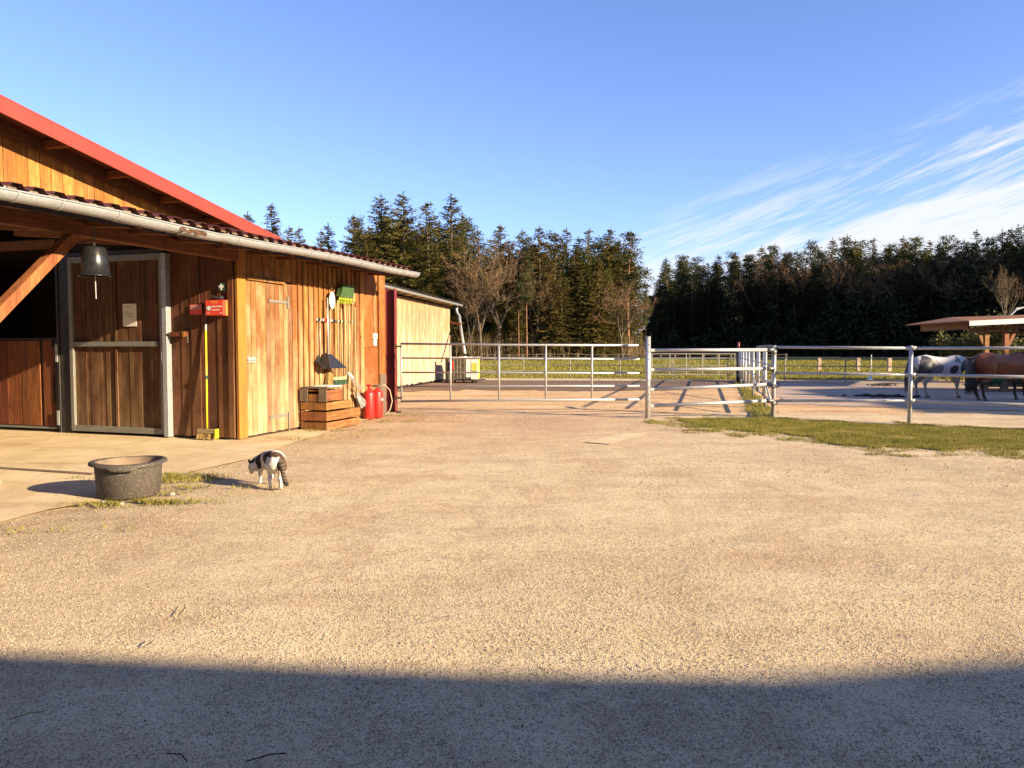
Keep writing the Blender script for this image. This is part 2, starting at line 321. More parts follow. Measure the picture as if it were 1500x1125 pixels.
# ------------------------------------------------------------------ mesh helpers
class MB:
    def __init__(s): s.v = []; s.f = []
    def add(s, vs, fs):
        b = len(s.v); s.v += [tuple(p) for p in vs]; s.f += [tuple(b+i for i in f) for f in fs]; return s
    def box(s, x0, x1, y0, y1, z0, z1, mt=None):
        vs = [Vector((x, y, z)) for z in (z0, z1) for y in (y0, y1) for x in (x0, x1)]
        if mt: vs = [mt @ p for p in vs]
        return s.add(vs, [(0, 2, 3, 1), (4, 5, 7, 6), (0, 1, 5, 4), (2, 6, 7, 3), (0, 4, 6, 2), (1, 3, 7, 5)])
    def bar(s, a, b, w, h, up=(0, 0, 1)):
        a, b = Vector(a), Vector(b); d = (b-a).normalized(); up = Vector(up)
        r = d.cross(up)
        if r.length < 1e-4: r = d.cross(Vector((1, 0, 0)))
        r.normalize(); u = r.cross(d)
        vs = [p + r*(w/2*i) + u*(h/2*j) for p in (a, b) for j in (-1, 1) for i in (-1, 1)]
        return s.add(vs, [(0, 1, 3, 2), (4, 6, 7, 5), (0, 4, 5, 1), (2, 3, 7, 6), (0, 2, 6, 4), (1, 5, 7, 3)])
    def path(s, pts, r, n=10, cap=True):
        pts = [Vector(p) for p in pts]; rs = r if isinstance(r, (list, tuple)) else [r]*len(pts)
        b = len(s.v); ref = None
        for i, p in enumerate(pts):
            d = (pts[min(i+1, len(pts)-1)] - pts[max(i-1, 0)]).normalized()
            if ref is None: ref = d.orthogonal().normalized()
            ref = (ref - d*ref.dot(d)).normalized(); w = d.cross(ref)
            for k in range(n):
                a = 2*pi*k/n; s.v.append(tuple(p + (ref*cos(a)+w*sin(a))*rs[i]))
        for i in range(len(pts)-1):
            for k in range(n):
                k2 = (k+1) % n; s.f.append((b+i*n+k, b+i*n+k2, b+(i+1)*n+k2, b+(i+1)*n+k))
        if cap: s.f.append(tuple(b+n-1-k for k in range(n))); s.f.append(tuple(b+(len(pts)-1)*n+k for k in range(n)))
        return s
    def tube(s, a, b, r, n=10): return s.path([a, b], r, n)
    def lathe(s, prof, c=(0, 0, 0), n=32, sx=1, sy=1, close=False):
        b = len(s.v); c = Vector(c)
        for (r, z) in prof:
            for k in range(n):
                a = 2*pi*k/n; s.v.append((c.x+r*cos(a)*sx, c.y+r*sin(a)*sy, c.z+z))
        for i in range(len(prof)-1):
            for k in range(n):
                k2 = (k+1) % n; s.f.append((b+i*n+k, b+i*n+k2, b+(i+1)*n+k2, b+(i+1)*n+k))
        if close: s.f.append(tuple(b+n-1-k for k in range(n))); s.f.append(tuple(b+(len(prof)-1)*n+k for k in range(n)))
        return s
    def poly(s, pts, z0, z1):
        n = len(pts); vs = [(p[0], p[1], z0) for p in pts] + [(p[0], p[1], z1) for p in pts]
        return s.add(vs, [tuple(reversed(range(n))), tuple(range(n, 2*n))] + [(i, (i+1) % n, n+(i+1) % n, n+i) for i in range(n)])
    def extrude(s, prof, axis_pts):
        """prof: list of (a,b) in the plane normal to the sweep, axis_pts: two Matrix-like frames (origin, ea, eb)"""
        n = len(prof); vs = []
        for (o, ea, eb) in axis_pts: vs += [Vector(o)+Vector(ea)*a+Vector(eb)*b for a, b in prof]
        return s.add(vs, [tuple(reversed(range(n))), tuple(range(n, 2*n))] + [(i, (i+1) % n, n+(i+1) % n, n+i) for i in range(n)])

def tag(o, label=None, cat=None, group=None, kind=None):
    for k, v in (('label', label), ('category', cat), ('group', group), ('kind', kind)):
        if v: o[k] = v
    return o
def ob(name, mb, mat, parent=None, smooth=False, bevel=0, **t):
    if isinstance(mb, MB):
        me = bpy.data.meshes.new(name); me.from_pydata(mb.v, [], mb.f); me.update()
    else: me = mb
    if mat is not None and not me.materials: me.materials.append(M[mat])
    if smooth: me.polygons.foreach_set('use_smooth', [True]*len(me.polygons))
    o = bpy.data.objects.new(name, me); COL.objects.link(o)
    if parent: o.parent = parent
    if bevel:
        b = o.modifiers.new('bevel', 'BEVEL'); b.width = bevel; b.segments = 2; b.limit_method = 'ANGLE'
    if smooth and not bevel:
        pass
    return tag(o, **t)
def empty(name, loc=(0, 0, 0), rz=0, parent=None, **t):
    o = bpy.data.objects.new(name, None); COL.objects.link(o); o.location = loc; o.rotation_euler = (0, 0, rz)
    o.empty_display_size = .2
    if parent: o.parent = parent
    return tag(o, **t)
def npmesh(name, V, tris, mat, smooth=False):
    me = bpy.data.meshes.new(name); V = np.asarray(V, np.float32).reshape(-1, 3); T = np.asarray(tris, np.int32).reshape(-1, 3)
    me.vertices.add(len(V)); me.vertices.foreach_set('co', V.ravel()); me.loops.add(T.size); me.loops.foreach_set('vertex_index', T.ravel())
    me.polygons.add(len(T)); me.polygons.foreach_set('loop_start', np.arange(0, T.size, 3, dtype=np.int32))
    me.polygons.foreach_set('loop_total', np.full(len(T), 3, np.int32)); me.update(calc_edges=True)
    if smooth: me.polygons.foreach_set('use_smooth', np.ones(len(T), bool))
    me.materials.append(M[mat]); return me
def inst(mesh, name, parent, **t):
    o = bpy.data.objects.new(name, mesh); COL.objects.link(o); o.parent = parent; return tag(o, **t)
def text_mesh(txt, size, mat, depth=.001):
    c = bpy.data.curves.new('lettering', 'FONT'); c.body = txt; c.size = size; c.extrude = depth; c.align_x = 'LEFT'
    o = bpy.data.objects.new('lettering', c); COL.objects.link(o)
    me = bpy.data.meshes.new_from_object(o.evaluated_get(bpy.context.evaluated_depsgraph_get()))
    bpy.data.objects.remove(o); me.materials.clear(); me.materials.append(M[mat]); return me

# ------------------------------------------------------------------ ground
def hz(x, y):
    return (noise.noise(Vector((x*.5, y*.5, 3.1)))*.012 + noise.noise(Vector((x*1.7, y*1.7, 9.0)))*.006) - .008
def sheet(name, pts, z, mat, sub=None, jag=0.0, seed=0):
    """flat polygon with a ragged outline"""
    out = []
    for i in range(len(pts)):
        a, b = Vector((*pts[i], 0)), Vector((*pts[(i+1) % len(pts)], 0)); L = (b-a).length
        n = max(1, int(L/.25)) if jag and L < 60 else 1
        nrm = (b-a).orthogonal().normalized() if L else Vector((0, 0, 0))
        nrm = Vector((-(b-a).y, (b-a).x, 0)).normalized()
        for k in range(n):
            p = a.lerp(b, k/n); w = noise.noise(Vector((p.x*1.1+seed, p.y*1.1, 0))) + .5*noise.noise(Vector((p.x*4+seed, p.y*4, 5)))
            out.append(p + nrm*w*jag)
    me = MB(); me.add([(p.x, p.y, z) for p in out], [tuple(range(len(out)))])
    return ob(name, me, mat, kind='structure')

ob('meadow', MB().add([(-900, -900, -.02), (900, -900, -.02), (900, 900, -.02), (-900, 900, -.02)], [(0, 1, 2, 3)]), 'meadow', kind='structure')
# yard: one gravel sheet with soft real relief
xs = np.concatenate([np.linspace(-40, -9, 16)[:-1], np.linspace(-9, 11, 130), np.linspace(11, 40, 14)[1:]])
ys = np.concatenate([np.linspace(-30, 1.5, 14)[:-1], np.linspace(1.5, 13, 120), np.linspace(13, 17.2, 24)[1:]])
vv = []; ff = []
for j, y in enumerate(ys):
    for i, x in enumerate(xs):
        inn = 1 if (-9 < x < 11 and 1.5 < y) else 0
        yy = y
        if j == len(ys)-1: yy = y + .25*noise.noise(Vector((x*.8, 0, 0)))
        vv.append((x, yy, (hz(x, y)*.7 if inn else -.002)))
nx = len(xs)
for j in range(len(ys)-1):
    for i in range(nx-1):
        a = j*nx+i; ff.append((a, a+1, a+nx+1, a+nx))
ob('yard', MB().add(vv, ff), 'gravel', smooth=True, kind='structure')
sheet('paddock', [(-14, 16.6), (30, 16.6), (30, 36), (-14, 36)], -.006, 'sand')
gp = lambda *a: [tuple(G(x, y).xy) for x, y in a]
sheet('dark_ground_band', gp((560, 575), (700, 571), (900, 573), (1100, 567), (1230, 567), (1500, 570)) + gp((1500, 560), (1200, 560), (940, 557), (700, 554), (560, 555)), .001, 'darkbrown', jag=.9, seed=4)  # dark brown sheet laid across the paddock behind the gate
sheet('grey_shade_band', gp((1137, 592), (1330, 598), (1560, 604)) + [(34, 17)] + [(34, 33)] + gp((1500, 561), (1137, 560)), .005, 'shadegrey', jag=.35, seed=9)  # grey colour stands in for the band of shade on the paddock sand
kp = [G(680, 556.5), G(950, 557.5), G(1250, 562.5), G(1560, 566)]
kb = MB()
for a, b in zip(kp[:-1], kp[1:]): kb.bar((a.x, a.y, .03), (b.x, b.y, .03), .22, .1)
ob('meadow_kerb', kb, 'concrete', kind='structure')
sheet('worn_pale_patch', gp((858, 648), (885, 640), (912, 635.5), (948, 634), (940, 640), (915, 645), (893, 651)), .005, 'slab', jag=.06, seed=12)
# concrete apron along the barn
slab = gp((0, 768), (70, 748), (140, 737), (243, 702), (360, 674), (430, 650), (530, 617.5), (580, 606), (585, 602)) + [(-7, 19), (-24, 18), (-20, 3), (-7, 4.5)]
sheet('concrete_apron', slab, .0145, 'slab', jag=.05, seed=2)

# ------------------------------------------------------------------ barn frame of reference
C0 = G(349, 646); TH = math.atan(350/F)
BX = Vector((cos(TH), -sin(TH), 0)); BY = Vector((sin(TH), cos(TH), 0))
def toL(p): d = p - C0; return Vector((d.dot(BX), d.dot(BY), p.z))
def LX(px, py, x=0.0): p = toL(PL(px, py, C0+BX*x, BX)); return p.y, p.z
def LY(px, py, y=0.0): p = toL(PL(px, py, C0+BY*y, BY)); return p.x, p.z
def toW(x, y, z=0): return Vector((C0.x, C0.y, 0)) + BX*x + BY*y + Vector((0, 0, z))

barn = empty('barn', (C0.x, C0.y, 0), -TH, label='wooden horse barn with red roof edge, gutter and plank walls on the left', cat='barn')

Z_BEAM0, Z_BEAM1 = 2.84, 3.07
yEnd = LX(563, 560, 0)[0]
EXo = .96                                            # gutter overhang
# roof of the lean-to: trapezoid sheet
slope = .075
TILT = .0125
def roof_z(x, y=4.5): return 3.13 + (EXo - x)*slope + TILT*(y-4.5)
y_r0, y_r1 = -13.0, LX(606, 402, EXo)[0]
PIT = .235
def trap(y):                                           # profile height
    f = ((y - y_r0) / PIT) % 1
    return .0 if f < .30 else (.042*(f-.30)/.12 if f < .42 else (.042 if f < .86 else .042*(1-(f-.86)/.14)))
prof = []
k = 0; y = y_r0
while y < y_r1:
    for f, h in ((0, 0), (.30, 0), (.42, .042), (.86, .042)):
        yy = y + f*PIT
        if yy <= y_r1: prof.append((yy, h))
    y += PIT
rb = MB(); n = len(prof); vs = []
for x in (EXo-.02, -3.3):
    for t in (0, -.004):
        for (yy, h) in prof: vs.append((x, yy, roof_z(x, yy)+h+t))
fs = []
for i in range(n-1):
    fs.append((i, i+1, 2*n+i+1, 2*n+i)); fs.append((n+i+1, n+i, 3*n+i, 3*n+i+1)); fs.append((i+1, i, n+i, n+i+1))
rb.add(vs, fs)
leanroof = ob('lean_to_roof', rb, 'redroof', barn)
# foam/wood closures under the ribs
y = y_r0 + .42*PIT
while y < y_r1-.2:
    if y > -6.5:
        c = MB(); h = .038
        c.extrude([(-.012, 0), (.115, 0), (.098, h), (.006, h)], [((EXo-.10, y, roof_z(EXo, y)-.006), (0, 1, 0), (0, 0, 1)), ((EXo-.16, y, roof_z(EXo, y)-.002), (0, 1, 0), (0, 0, 1))])
        ob('roof_filler', c, 'greywood', leanroof)
    y += PIT
# rafters and eaves board
for px, py in ((205, 0), (262, 0), (330, 0), (381.5, 373), (429, 381), (469, 389.6), (508, 396), (541, 402.5), (567, 407.7), (592, 0)):
    ry = LX(px, 380, EXo-.14)[0]
    c = MB(); x0, x1 = -3.0, EXo-.13
    c.extrude([(-.045, -.17), (.045, -.17), (.045, -.012), (-.045, -.012)], [((x0, ry, roof_z(x0, ry)), (0, 1, 0), (0, 0, 1)), ((x1, ry, roof_z(x1, ry)+.0), (0, 1, 0), (0, 0, 1))])
    ob('rafter', c, 'beamx', barn)
for ry in (-5, -7, -9, -11):
    c = MB(); c.extrude([(-.045, -.17), (.045, -.17), (.045, -.012), (-.045, -.012)], [((-3.0, ry, roof_z(-3, ry)), (0, 1, 0), (0, 0, 1)), ((EXo-.1, ry, roof_z(EXo, ry)), (0, 1, 0), (0, 0, 1))])
    ob('rafter', c, 'beamx', barn)
eb = MB(); yy = y_r0
while yy < y_r1-.1:
    l = .34 if 0 < yy < 3.6 else .9; e_ = min(yy+l, y_r1-.05)
    eb.extrude([(EXo-.19, -.168), (EXo-.17, -.168), (EXo-.17, .001), (EXo-.19, .001)], [((0, yy, roof_z(EXo, yy)), (1, 0, 0), (0, 0, 1)), ((0, e_, roof_z(EXo, e_)), (1, 0, 0), (0, 0, 1))])
    eb.extrude([(EXo-.19, -.168), (EXo-.17, -.168), (EXo-.17, -.02), (EXo-.19, -.02)], [((0, e_+.001, roof_z(EXo, e_)), (1, 0, 0), (0, 0, 1)), ((0, e_+.049, roof_z(EXo, e_+.05)), (1, 0, 0), (0, 0, 1))])
    yy += l+.05
ob('eaves_shade_board', eb, 'inner', barn)  # board coloured near-black for the dark under the ribs, notched for sun slits
# gutter: half round with dents, hung below the sheet edge
gb = MB(); gn = 90; gr = .088; seg = 12
def gz(y): return LX(0, 0, 0)[1]*0 + 3.05 + TILT*(y-4.5) + .012*sin(y*1.3) + (-.012 if -3.2 < y < -1.6 else 0)
gx = EXo + .06
vs = []
y_g0, y_g1 = -13.0, LX(610, 405, gx)[0]
ysamp = [y_g0 + (y_g1-y_g0)*i/gn for i in range(gn+1)]
for yy in ysamp:
    dent = 1 + .10*noise.noise(Vector((0, yy*2.2, 0)))
    if abs(yy+2.2) < .35: dent *= .86 + .12*abs(yy+2.2)/.35
    for t in (0, .006):
        for k in range(seg+1):
            a = pi + pi*k/seg
            vs.append((gx + (gr-t)*cos(a)*1.0, yy, gz(yy) + (gr-t)*sin(a)*dent))
    # rolled front bead
fs = []; row = 2*(seg+1)
for i in range(gn):
    for k in range(seg):
        a = i*row+k; b = a+row
        fs.append((a, a+1, b+1, b)); fs.append((a+seg+1, b+seg+1, b+seg+2, a+seg+2))
    a = i*row; fs.append((a, a+row, a+row+seg+1, a+seg+1)); fs.append((a+seg, a+2*seg+1, a+row+2*seg+1, a+row+seg))
for i in (0, gn):
    a = i*row; fs.append(tuple(a+k for k in range(seg+1)))
gb.add(vs, fs)
gut = ob('gutter', gb, 'gutter', barn, smooth=True)
ob('gutter_bead', MB().path([(gx+gr+.004, yy, gz(yy)+.004) for yy in ysamp], .010, 8), 'gutter', gut, smooth=True)
for px in (-60, 20, 85, 168, 262, 343, 400, 450, 489, 524, 556, 585, 603):
    by = LX(px, 350, gx)[0]
    arc = [(gx + (gr+.006)*cos(pi+pi*k/10), by, gz(by) + (gr+.006)*sin(pi+pi*k/10)) for k in range(11)]
    c = MB()
    for a, b in zip(arc[:-1], arc[1:]): c.bar(a, b, .022, .006, up=(0, 0, 1) if abs(a[0]-b[0]) > .01 else (1, 0, 0))
    c.box(gx-gr-.012, gx-gr-.004, by-.011, by+.011, gz(by)-.02, gz(by)+.07)
    ob('gutter_bracket', c, 'gutter', gut)
# bent, torn sheet on the gutter face
c = MB(); pts = []
for i in range(9):
    yy = -2.42+.06*i; pts += [(gx+gr+.006+.01*sin(i*2.1), yy, gz(yy)-.01-.008*cos(i*1.7)), (gx+gr*.8+.012+.012*sin(i*1.3+1), yy, gz(yy)-.055-.012*sin(i*2.7))]
c.add(pts, [(2*i, 2*i+2, 2*i+3, 2*i+1) for i in range(8)])
ob('torn_patch', c, 'rust', gut)
# eaves beam and brace, porch posts
c = MB(); c.extrude([(-.09, Z_BEAM0), (.07, Z_BEAM0), (.07, Z_BEAM1-.06), (-.09, Z_BEAM1-.06)], [((0, -12.5, -.10), (1, 0, 0), (0, 0, 1)), ((0, -.005, .0), (1, 0, 0), (0, 0, 1))])
ob('eaves_beam', c, 'beam', barn, bevel=.008)
p1 = LX(96, 352, 0); p2 = LX(-2, 452, 0)
dirb = Vector((0, p2[0]-p1[0], p2[1]-p1[1])).normalized()
pt = Vector((-.01, p1[0]+.12, Z_BEAM0-.02)); t_ = 2.0
ob('brace', MB().bar(pt, pt+dirb*t_, .12, .14, up=(1, 0, 0)), 'brace', barn, bevel=.006)
for yy in (pt.y+dirb.y*1.55-.12, -9.5):
    ob('porch_post', MB().box(-.09, .07, yy-.1, yy+.1, .05, Z_BEAM0-.003), 'beam', barn, bevel=.006)
    ob('post_foot', MB().box(-.12, .10, yy-.13, yy+.13, 0, .048), 'concrete', barn)

# ---- wall B (long sunlit wall), local plane x=0
wb = empty('side_wall', (0, 0, 0), 0, barn)
ob('wall_core', MB().box(-.10, -.035, .02, yEnd-.02, .02, 3.1), 'inner', wb)
def plank_run(y0, y1, nb, z0, z1, mat, parent, x=0., th=.024, gap=.011, batten=False, jit=.006, name='plank'):
    w = (y1-y0)/nb
    for i in range(nb):
        a, b = y0+i*w+gap/2, y0+(i+1)*w-gap/2; dxx = rnd.uniform(-jit, jit)
        ob(name, MB().box(x-th+dxx, x+dxx, a, b, z0+rnd.uniform(0, .02), z1), mat, parent)
        if batten and i: ob('batten', MB().box(x+jit+.001, x+jit+.025, y0+i*w-.024, y0+i*w+.024, z0+.01, z1-.004), mat, parent)
yc0 = LX(349.5, 560)[0]; yc1 = LX(360.5, 560)[0]; yd1 = LX(429, 560)[0]; yw1 = LX(534, 560)[0]; yp1 = LX(554, 560)[0]
ZT = 3.08
cb = ob('corner_board', MB().box(-.03, .022, yc0-.02, yc1, .03, LX(352, 403)[1]), 'corner', wb, bevel=.004)
ob('corner_board', MB().box(-.03, .020, yc0-.02, yc1, LX(352, 403)[1]+.004, ZT), 'panel', wb, bevel=.004)
door = empty('store_door', (0, 0, 0), 0, barn)
zdt = LX(385, 411)[1]
dpx = [361.5, 369, 376.5, 384, 391, 397.5, 404, 410.5, 417, 423, 429]
for a, b in zip(dpx[:-1], dpx[1:]):
    ya, yb = LX(a, 560)[0]+.004, LX(b, 560)[0]-.003; dxx = rnd.uniform(-.003, .004)
    ob('plank', MB().box(-.022+dxx, dxx, ya, yb, .05+rnd.uniform(0, .015), zdt), 'doorB', door)
plank_run(yc1+.004, yd1, 8, zdt+.03, ZT, 'wallB', wb, x=.0)
ob('door_lintel', MB().box(.004, .05, yc1+.01, LX(414, 411)[0], zdt-.02, zdt+.025), 'doorB', wb)
# hinges, bolt
ha, hb = LX(393, 441)[0], LX(420, 441)[0]; hzz = LX(408, 442)[1]
hg = ob('hinge', MB().box(.008, .014, ha, hb, hzz-.022, hzz+.022).box(.008, .026, hb-.01, hb+.035, hzz-.10, hzz+.10), 'galvd', door)
hzz = LX(408, 609)[1]
ob('hinge', MB().box(.008, .014, LX(395, 609)[0], LX(421, 609)[0], hzz-.022, hzz+.022).tube((.02, LX(422, 609)[0], hzz-.28), (.02, LX(422, 609)[0], hzz+.05), .01), 'galvd', door)
bz = LX(366, 527)[1]; by0, by1 = LX(360.5, 527)[0]-.01, LX(372, 527)[0]
ob('bolt', MB().box(.024, .034, by0, by1, bz-.045, bz+.045).tube((.046, by0-.01, bz), (.046, by1, bz), .012).box(.034, .05, by0+.03, by0+.05, bz-.03, bz+.03), 'galv', door)
plank_run(yd1+.006, yw1, 15, .05, ZT, 'wallB', wb, x=0, batten=True, jit=.004)
ob('panel', MB().box(-.03, -.004, yw1+.004, yp1, .05, LX(545, 509)[1]), 'panel', wb)
ob('panel', MB().box(-.03, -.008, yw1+.004, yp1, LX(545, 509)[1]+.006, ZT), 'panel', wb)
ob('end_post', MB().box(-.10, .035, yp1+.006, yEnd, .03, ZT), 'panel', wb, bevel=.006)
ob('end_post_foot', MB().box(-.08, .05, yp1+.01, yEnd-.01, .02, LX(560, 548)[1]), 'greywood', wb)

# ---- wall A (end of the porch, grazing light), local plane y=0
wa = empty('porch_wall', (0, 0, 0), 0, barn)
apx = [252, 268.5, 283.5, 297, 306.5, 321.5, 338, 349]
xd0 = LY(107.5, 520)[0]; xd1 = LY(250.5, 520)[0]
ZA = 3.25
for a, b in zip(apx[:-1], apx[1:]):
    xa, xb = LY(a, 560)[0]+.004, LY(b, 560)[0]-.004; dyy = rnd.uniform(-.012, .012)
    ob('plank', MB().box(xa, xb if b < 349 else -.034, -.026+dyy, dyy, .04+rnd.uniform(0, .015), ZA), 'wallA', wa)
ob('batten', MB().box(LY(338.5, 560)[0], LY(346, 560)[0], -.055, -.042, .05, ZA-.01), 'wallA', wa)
ob('wall_core', MB().box(xd1+.02, -.12, .03, .07, .02, ZA), 'inner', wa)
# sliding door in a galvanised frame
sd = empty('stable_door', (0, 0, 0), 0, barn)
zt = LY(180, 374)[1]; zb0 = .06; zmid = LY(180, 504)[1]
fr = MB(); fr.box(xd0, xd0+.075, -.075, -.02, zb0, zt)
ob('frame_stile', fr, 'galvd', sd, bevel=.004)
xs1 = LY(239.5, 520)[0]
ob('frame_stile', MB().box(xs1, xs1+.085, -.075, -.02, zb0, zt), 'galvd', sd, bevel=.004)
ob('frame_rail', MB().box(xd0+.077, xs1-.002, -.073, -.022, zt-.10, zt), 'galvd', sd, bevel=.004)
ob('frame_rail', MB().box(xd0+.077, xs1-.002, -.073, -.022, zb0, zb0+.10), 'galvd', sd, bevel=.004)
ob('frame_rail', MB().box(xd0+.077, xs1-.035, -.085, -.03, zmid-.04, zmid+.04), 'galvd', sd, bevel=.004)
ob('door_lock', MB().box(xs1+.055, xs1+.085, -.09, -.076, LY(244, 532)[1], LY(244, 513)[1]).tube((xs1+.07, -.11, LY(244, 528)[1]), (xs1+.07, -.11, LY(244, 516)[1]), .008), 'galv', sd)
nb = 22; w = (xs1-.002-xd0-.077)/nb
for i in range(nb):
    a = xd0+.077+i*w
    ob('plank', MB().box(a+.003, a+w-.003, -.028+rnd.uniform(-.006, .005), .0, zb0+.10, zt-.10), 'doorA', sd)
ob('batten', MB().box(LY(173, 560)[0], LY(176, 560)[0], -.052, -.036, zb0+.1, zmid-.05), 'doorA', sd)
ob('batten', MB().box(LY(173, 560)[0], LY(176, 560)[0], -.052, -.036, zmid+.05, zt-.11), 'doorA', sd)
ob('door_jamb', MB().box(xs1+.09, xd1+.03, -.12, .02, .03, 3.0), 'gutter', wa, bevel=.004)
ob('header_board', MB().box(xd0-.3, xs1+.08, -.01, .02, zt+.02, ZA), 'inner', wa)
ob('door_track', MB().box(xd0-.2, xs1+.08, -.07, -.02, zt+.01, zt+.07), 'darksteel', wa)
# steel post left of the door, stall opening and half door
xp0, xp1 = LY(88, 520)[0], LY(106.5, 520)[0]
ob('steel_post', MB().box(xp0+.05, xp1, -.04, .10, .03, ZA).box(xp0, xp0+.045, -.06, .02, .03, ZA), 'darksteel', wa, bevel=.004)
sh = empty('stall_door', (0, 0, 0), 0, barn)
xl = -5.6; zs0 = .12; zs1 = LY(40, 498)[1]; xr = LY(81, 560)[0]
ob('frame_stile', MB().box(LY(83, 560)[0], LY(88, 560)[0]-.01, -.03, .03, zs0-.06, zs1+.03), 'darksteel', sh)
ob('frame_rail', MB().box(xl, LY(83, 560)[0]-.002, -.03, .02, zs0-.05, zs0-.012), 'galvd', sh)
ob('frame_rail', MB().box(xl, LY(83, 560)[0]-.002, -.028, .02, zs1+.004, zs1+.03), 'darksteel', sh)
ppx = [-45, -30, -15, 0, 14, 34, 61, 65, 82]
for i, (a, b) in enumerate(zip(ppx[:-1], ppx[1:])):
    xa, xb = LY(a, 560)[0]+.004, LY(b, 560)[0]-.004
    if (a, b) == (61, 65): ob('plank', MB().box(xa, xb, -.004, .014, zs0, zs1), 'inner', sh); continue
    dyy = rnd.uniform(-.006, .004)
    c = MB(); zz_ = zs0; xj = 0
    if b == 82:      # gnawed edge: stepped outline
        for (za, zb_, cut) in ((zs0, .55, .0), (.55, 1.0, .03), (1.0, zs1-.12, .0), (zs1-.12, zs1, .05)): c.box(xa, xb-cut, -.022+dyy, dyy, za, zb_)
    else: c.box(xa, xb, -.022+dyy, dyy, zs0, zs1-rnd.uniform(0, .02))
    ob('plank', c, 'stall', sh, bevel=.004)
for zc in ((601, 622), (505, 530)):
    ob('hinge', MB().box(LY(87.5, 560)[0], LY(90.5, 560)[0], -.075, -.062, LY(88, zc[1])[1], LY(88, zc[0])[1]), 'galv', sh)
ob('lintel', MB().box(-7.5, xp0-.01, -.05, .06, LY(30, 366)[1], LY(30, 354)[1]), 'beamx', wa)
nb = 9
for i in range(nb):
    a = -5.7+i*(xp0+5.7)/nb
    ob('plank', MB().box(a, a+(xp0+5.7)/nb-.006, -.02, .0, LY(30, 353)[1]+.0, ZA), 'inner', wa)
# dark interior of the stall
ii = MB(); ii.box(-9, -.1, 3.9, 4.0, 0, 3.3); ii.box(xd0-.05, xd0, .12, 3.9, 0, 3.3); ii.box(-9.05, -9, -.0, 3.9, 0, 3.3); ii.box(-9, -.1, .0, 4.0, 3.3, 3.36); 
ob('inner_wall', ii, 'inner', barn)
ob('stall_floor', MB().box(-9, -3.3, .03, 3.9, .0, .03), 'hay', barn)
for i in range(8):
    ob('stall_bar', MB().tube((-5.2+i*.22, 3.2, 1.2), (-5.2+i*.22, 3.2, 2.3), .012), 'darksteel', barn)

# ---- main barn behind: gable wall (plane x=-3.1), verge fascia, roof
XG, XV = -3.1, -2.45
ya, za = LX(0, 142, XV); yb, zb_ = LX(410, 350, XV)
ms = (zb_-za)/(yb-ya)
def mz(y): return za + ms*(y-ya)                 # top of fascia
y_ridge = -9.0; yE = yb
roof_t = .07
ro = MB()
ro.extrude([(XV, 0), (-14, 0), (-14, -roof_t), (XV, -roof_t)], [((0, y_ridge, mz(y_ridge)), (1, 0, 0), (0, 0, 1)), ((0, yE, mz(yE)), (1, 0, 0), (0, 0, 1))])
ro.extrude([(XV, 0), (-14, 0), (-14, -roof_t), (XV, -roof_t)], [((0, 2*y_ridge-yE, mz(yE)), (1, 0, 0), (0, 0, 1)), ((0, y_ridge-.002, mz(y_ridge)), (1, 0, 0), (0, 0, 1))])
ob('main_roof', ro, 'redroof', barn)
ysp = LX(74, 185, XV)[0]
FH = .225
for (y0, y1) in ((y_ridge, ysp-.004), (ysp, yE)):
    c = MB(); c.extrude([(.003, .012), (.03, .012), (.03, -FH), (.003, -FH)], [((XV, y0, mz(y0)), (1, 0, 0), (0, 0, 1)), ((XV, y1, mz(y1)), (1, 0, 0), (0, 0, 1))])
    c.extrude([(.0, .014), (.032, .014), (.032, .026), (-.12, .026), (-.12, .014)], [((XV, y0, mz(y0)), (1, 0, 0), (0, 0, 1)), ((XV, y1, mz(y1)), (1, 0, 0), (0, 0, 1))])
    ob('verge_fascia', c, 'redmetal', barn)
c = MB(); c.extrude([(-.012, -roof_t-.004), (-.045, -roof_t-.004), (-.045, -FH-.05), (-.012, -FH-.05)], [((XG+.10, y_ridge, mz(y_ridge)), (1, 0, 0), (0, 0, 1)), ((XG+.10, yE-.1, mz(yE-.1)), (1, 0, 0), (0, 0, 1))])
ob('barge_board', c, 'beam', barn)
for i in range(9):
    yy = -5.6+i*1.22
    ob('purlin', MB().box(-6, XV-.04, yy-.05, yy+.05, mz(yy)-roof_t-.13, mz(yy)-roof_t-.012), 'beamx', barn)
gw = empty('gable_wall', (0, 0, 0), 0, barn)
y = -7.5; bw = .205
while y < yE-.15:
    h0, h1 = mz(y)-roof_t-.01, mz(y+bw)-roof_t-.01; dxx = rnd.uniform(-.004, .004)
    c = MB(); z0 = 3.45
    c.add([(XG-.022+dxx, y+.004, z0), (XG+dxx, y+.004, z0), (XG+dxx, y+bw-.004, z0), (XG-.022+dxx, y+bw-.004, z0),
           (XG-.022+dxx, y+.004, h0), (XG+dxx, y+.004, h0), (XG+dxx, y+bw-.004, h1), (XG-.022+dxx, y+bw-.004, h1)],
          [(0, 3, 2, 1), (4, 5, 6, 7), (0, 1, 5, 4), (1, 2, 6, 5), (2, 3, 7, 6), (3, 0, 4, 7)])
    ob('plank', c, 'gable', gw); y += bw
ob('wall_core', MB().add([(XG-.05, -9, 3.45), (XG-.05, yE-.1, 3.45), (XG-.05, yE-.1, mz(yE-.1)-.1), (XG-.05, -9, mz(-9)-.1),
                         (XG-.10, -9, 3.45), (XG-.10, yE-.1, 3.45), (XG-.10, yE-.1, mz(yE-.1)-.1), (XG-.10, -9, mz(-9)-.1)],
                        [(0, 1, 2, 3), (7, 6, 5, 4), (0, 4, 5, 1), (1, 5, 6, 2), (2, 6, 7, 3), (3, 7, 4, 0)]), 'inner', gw)
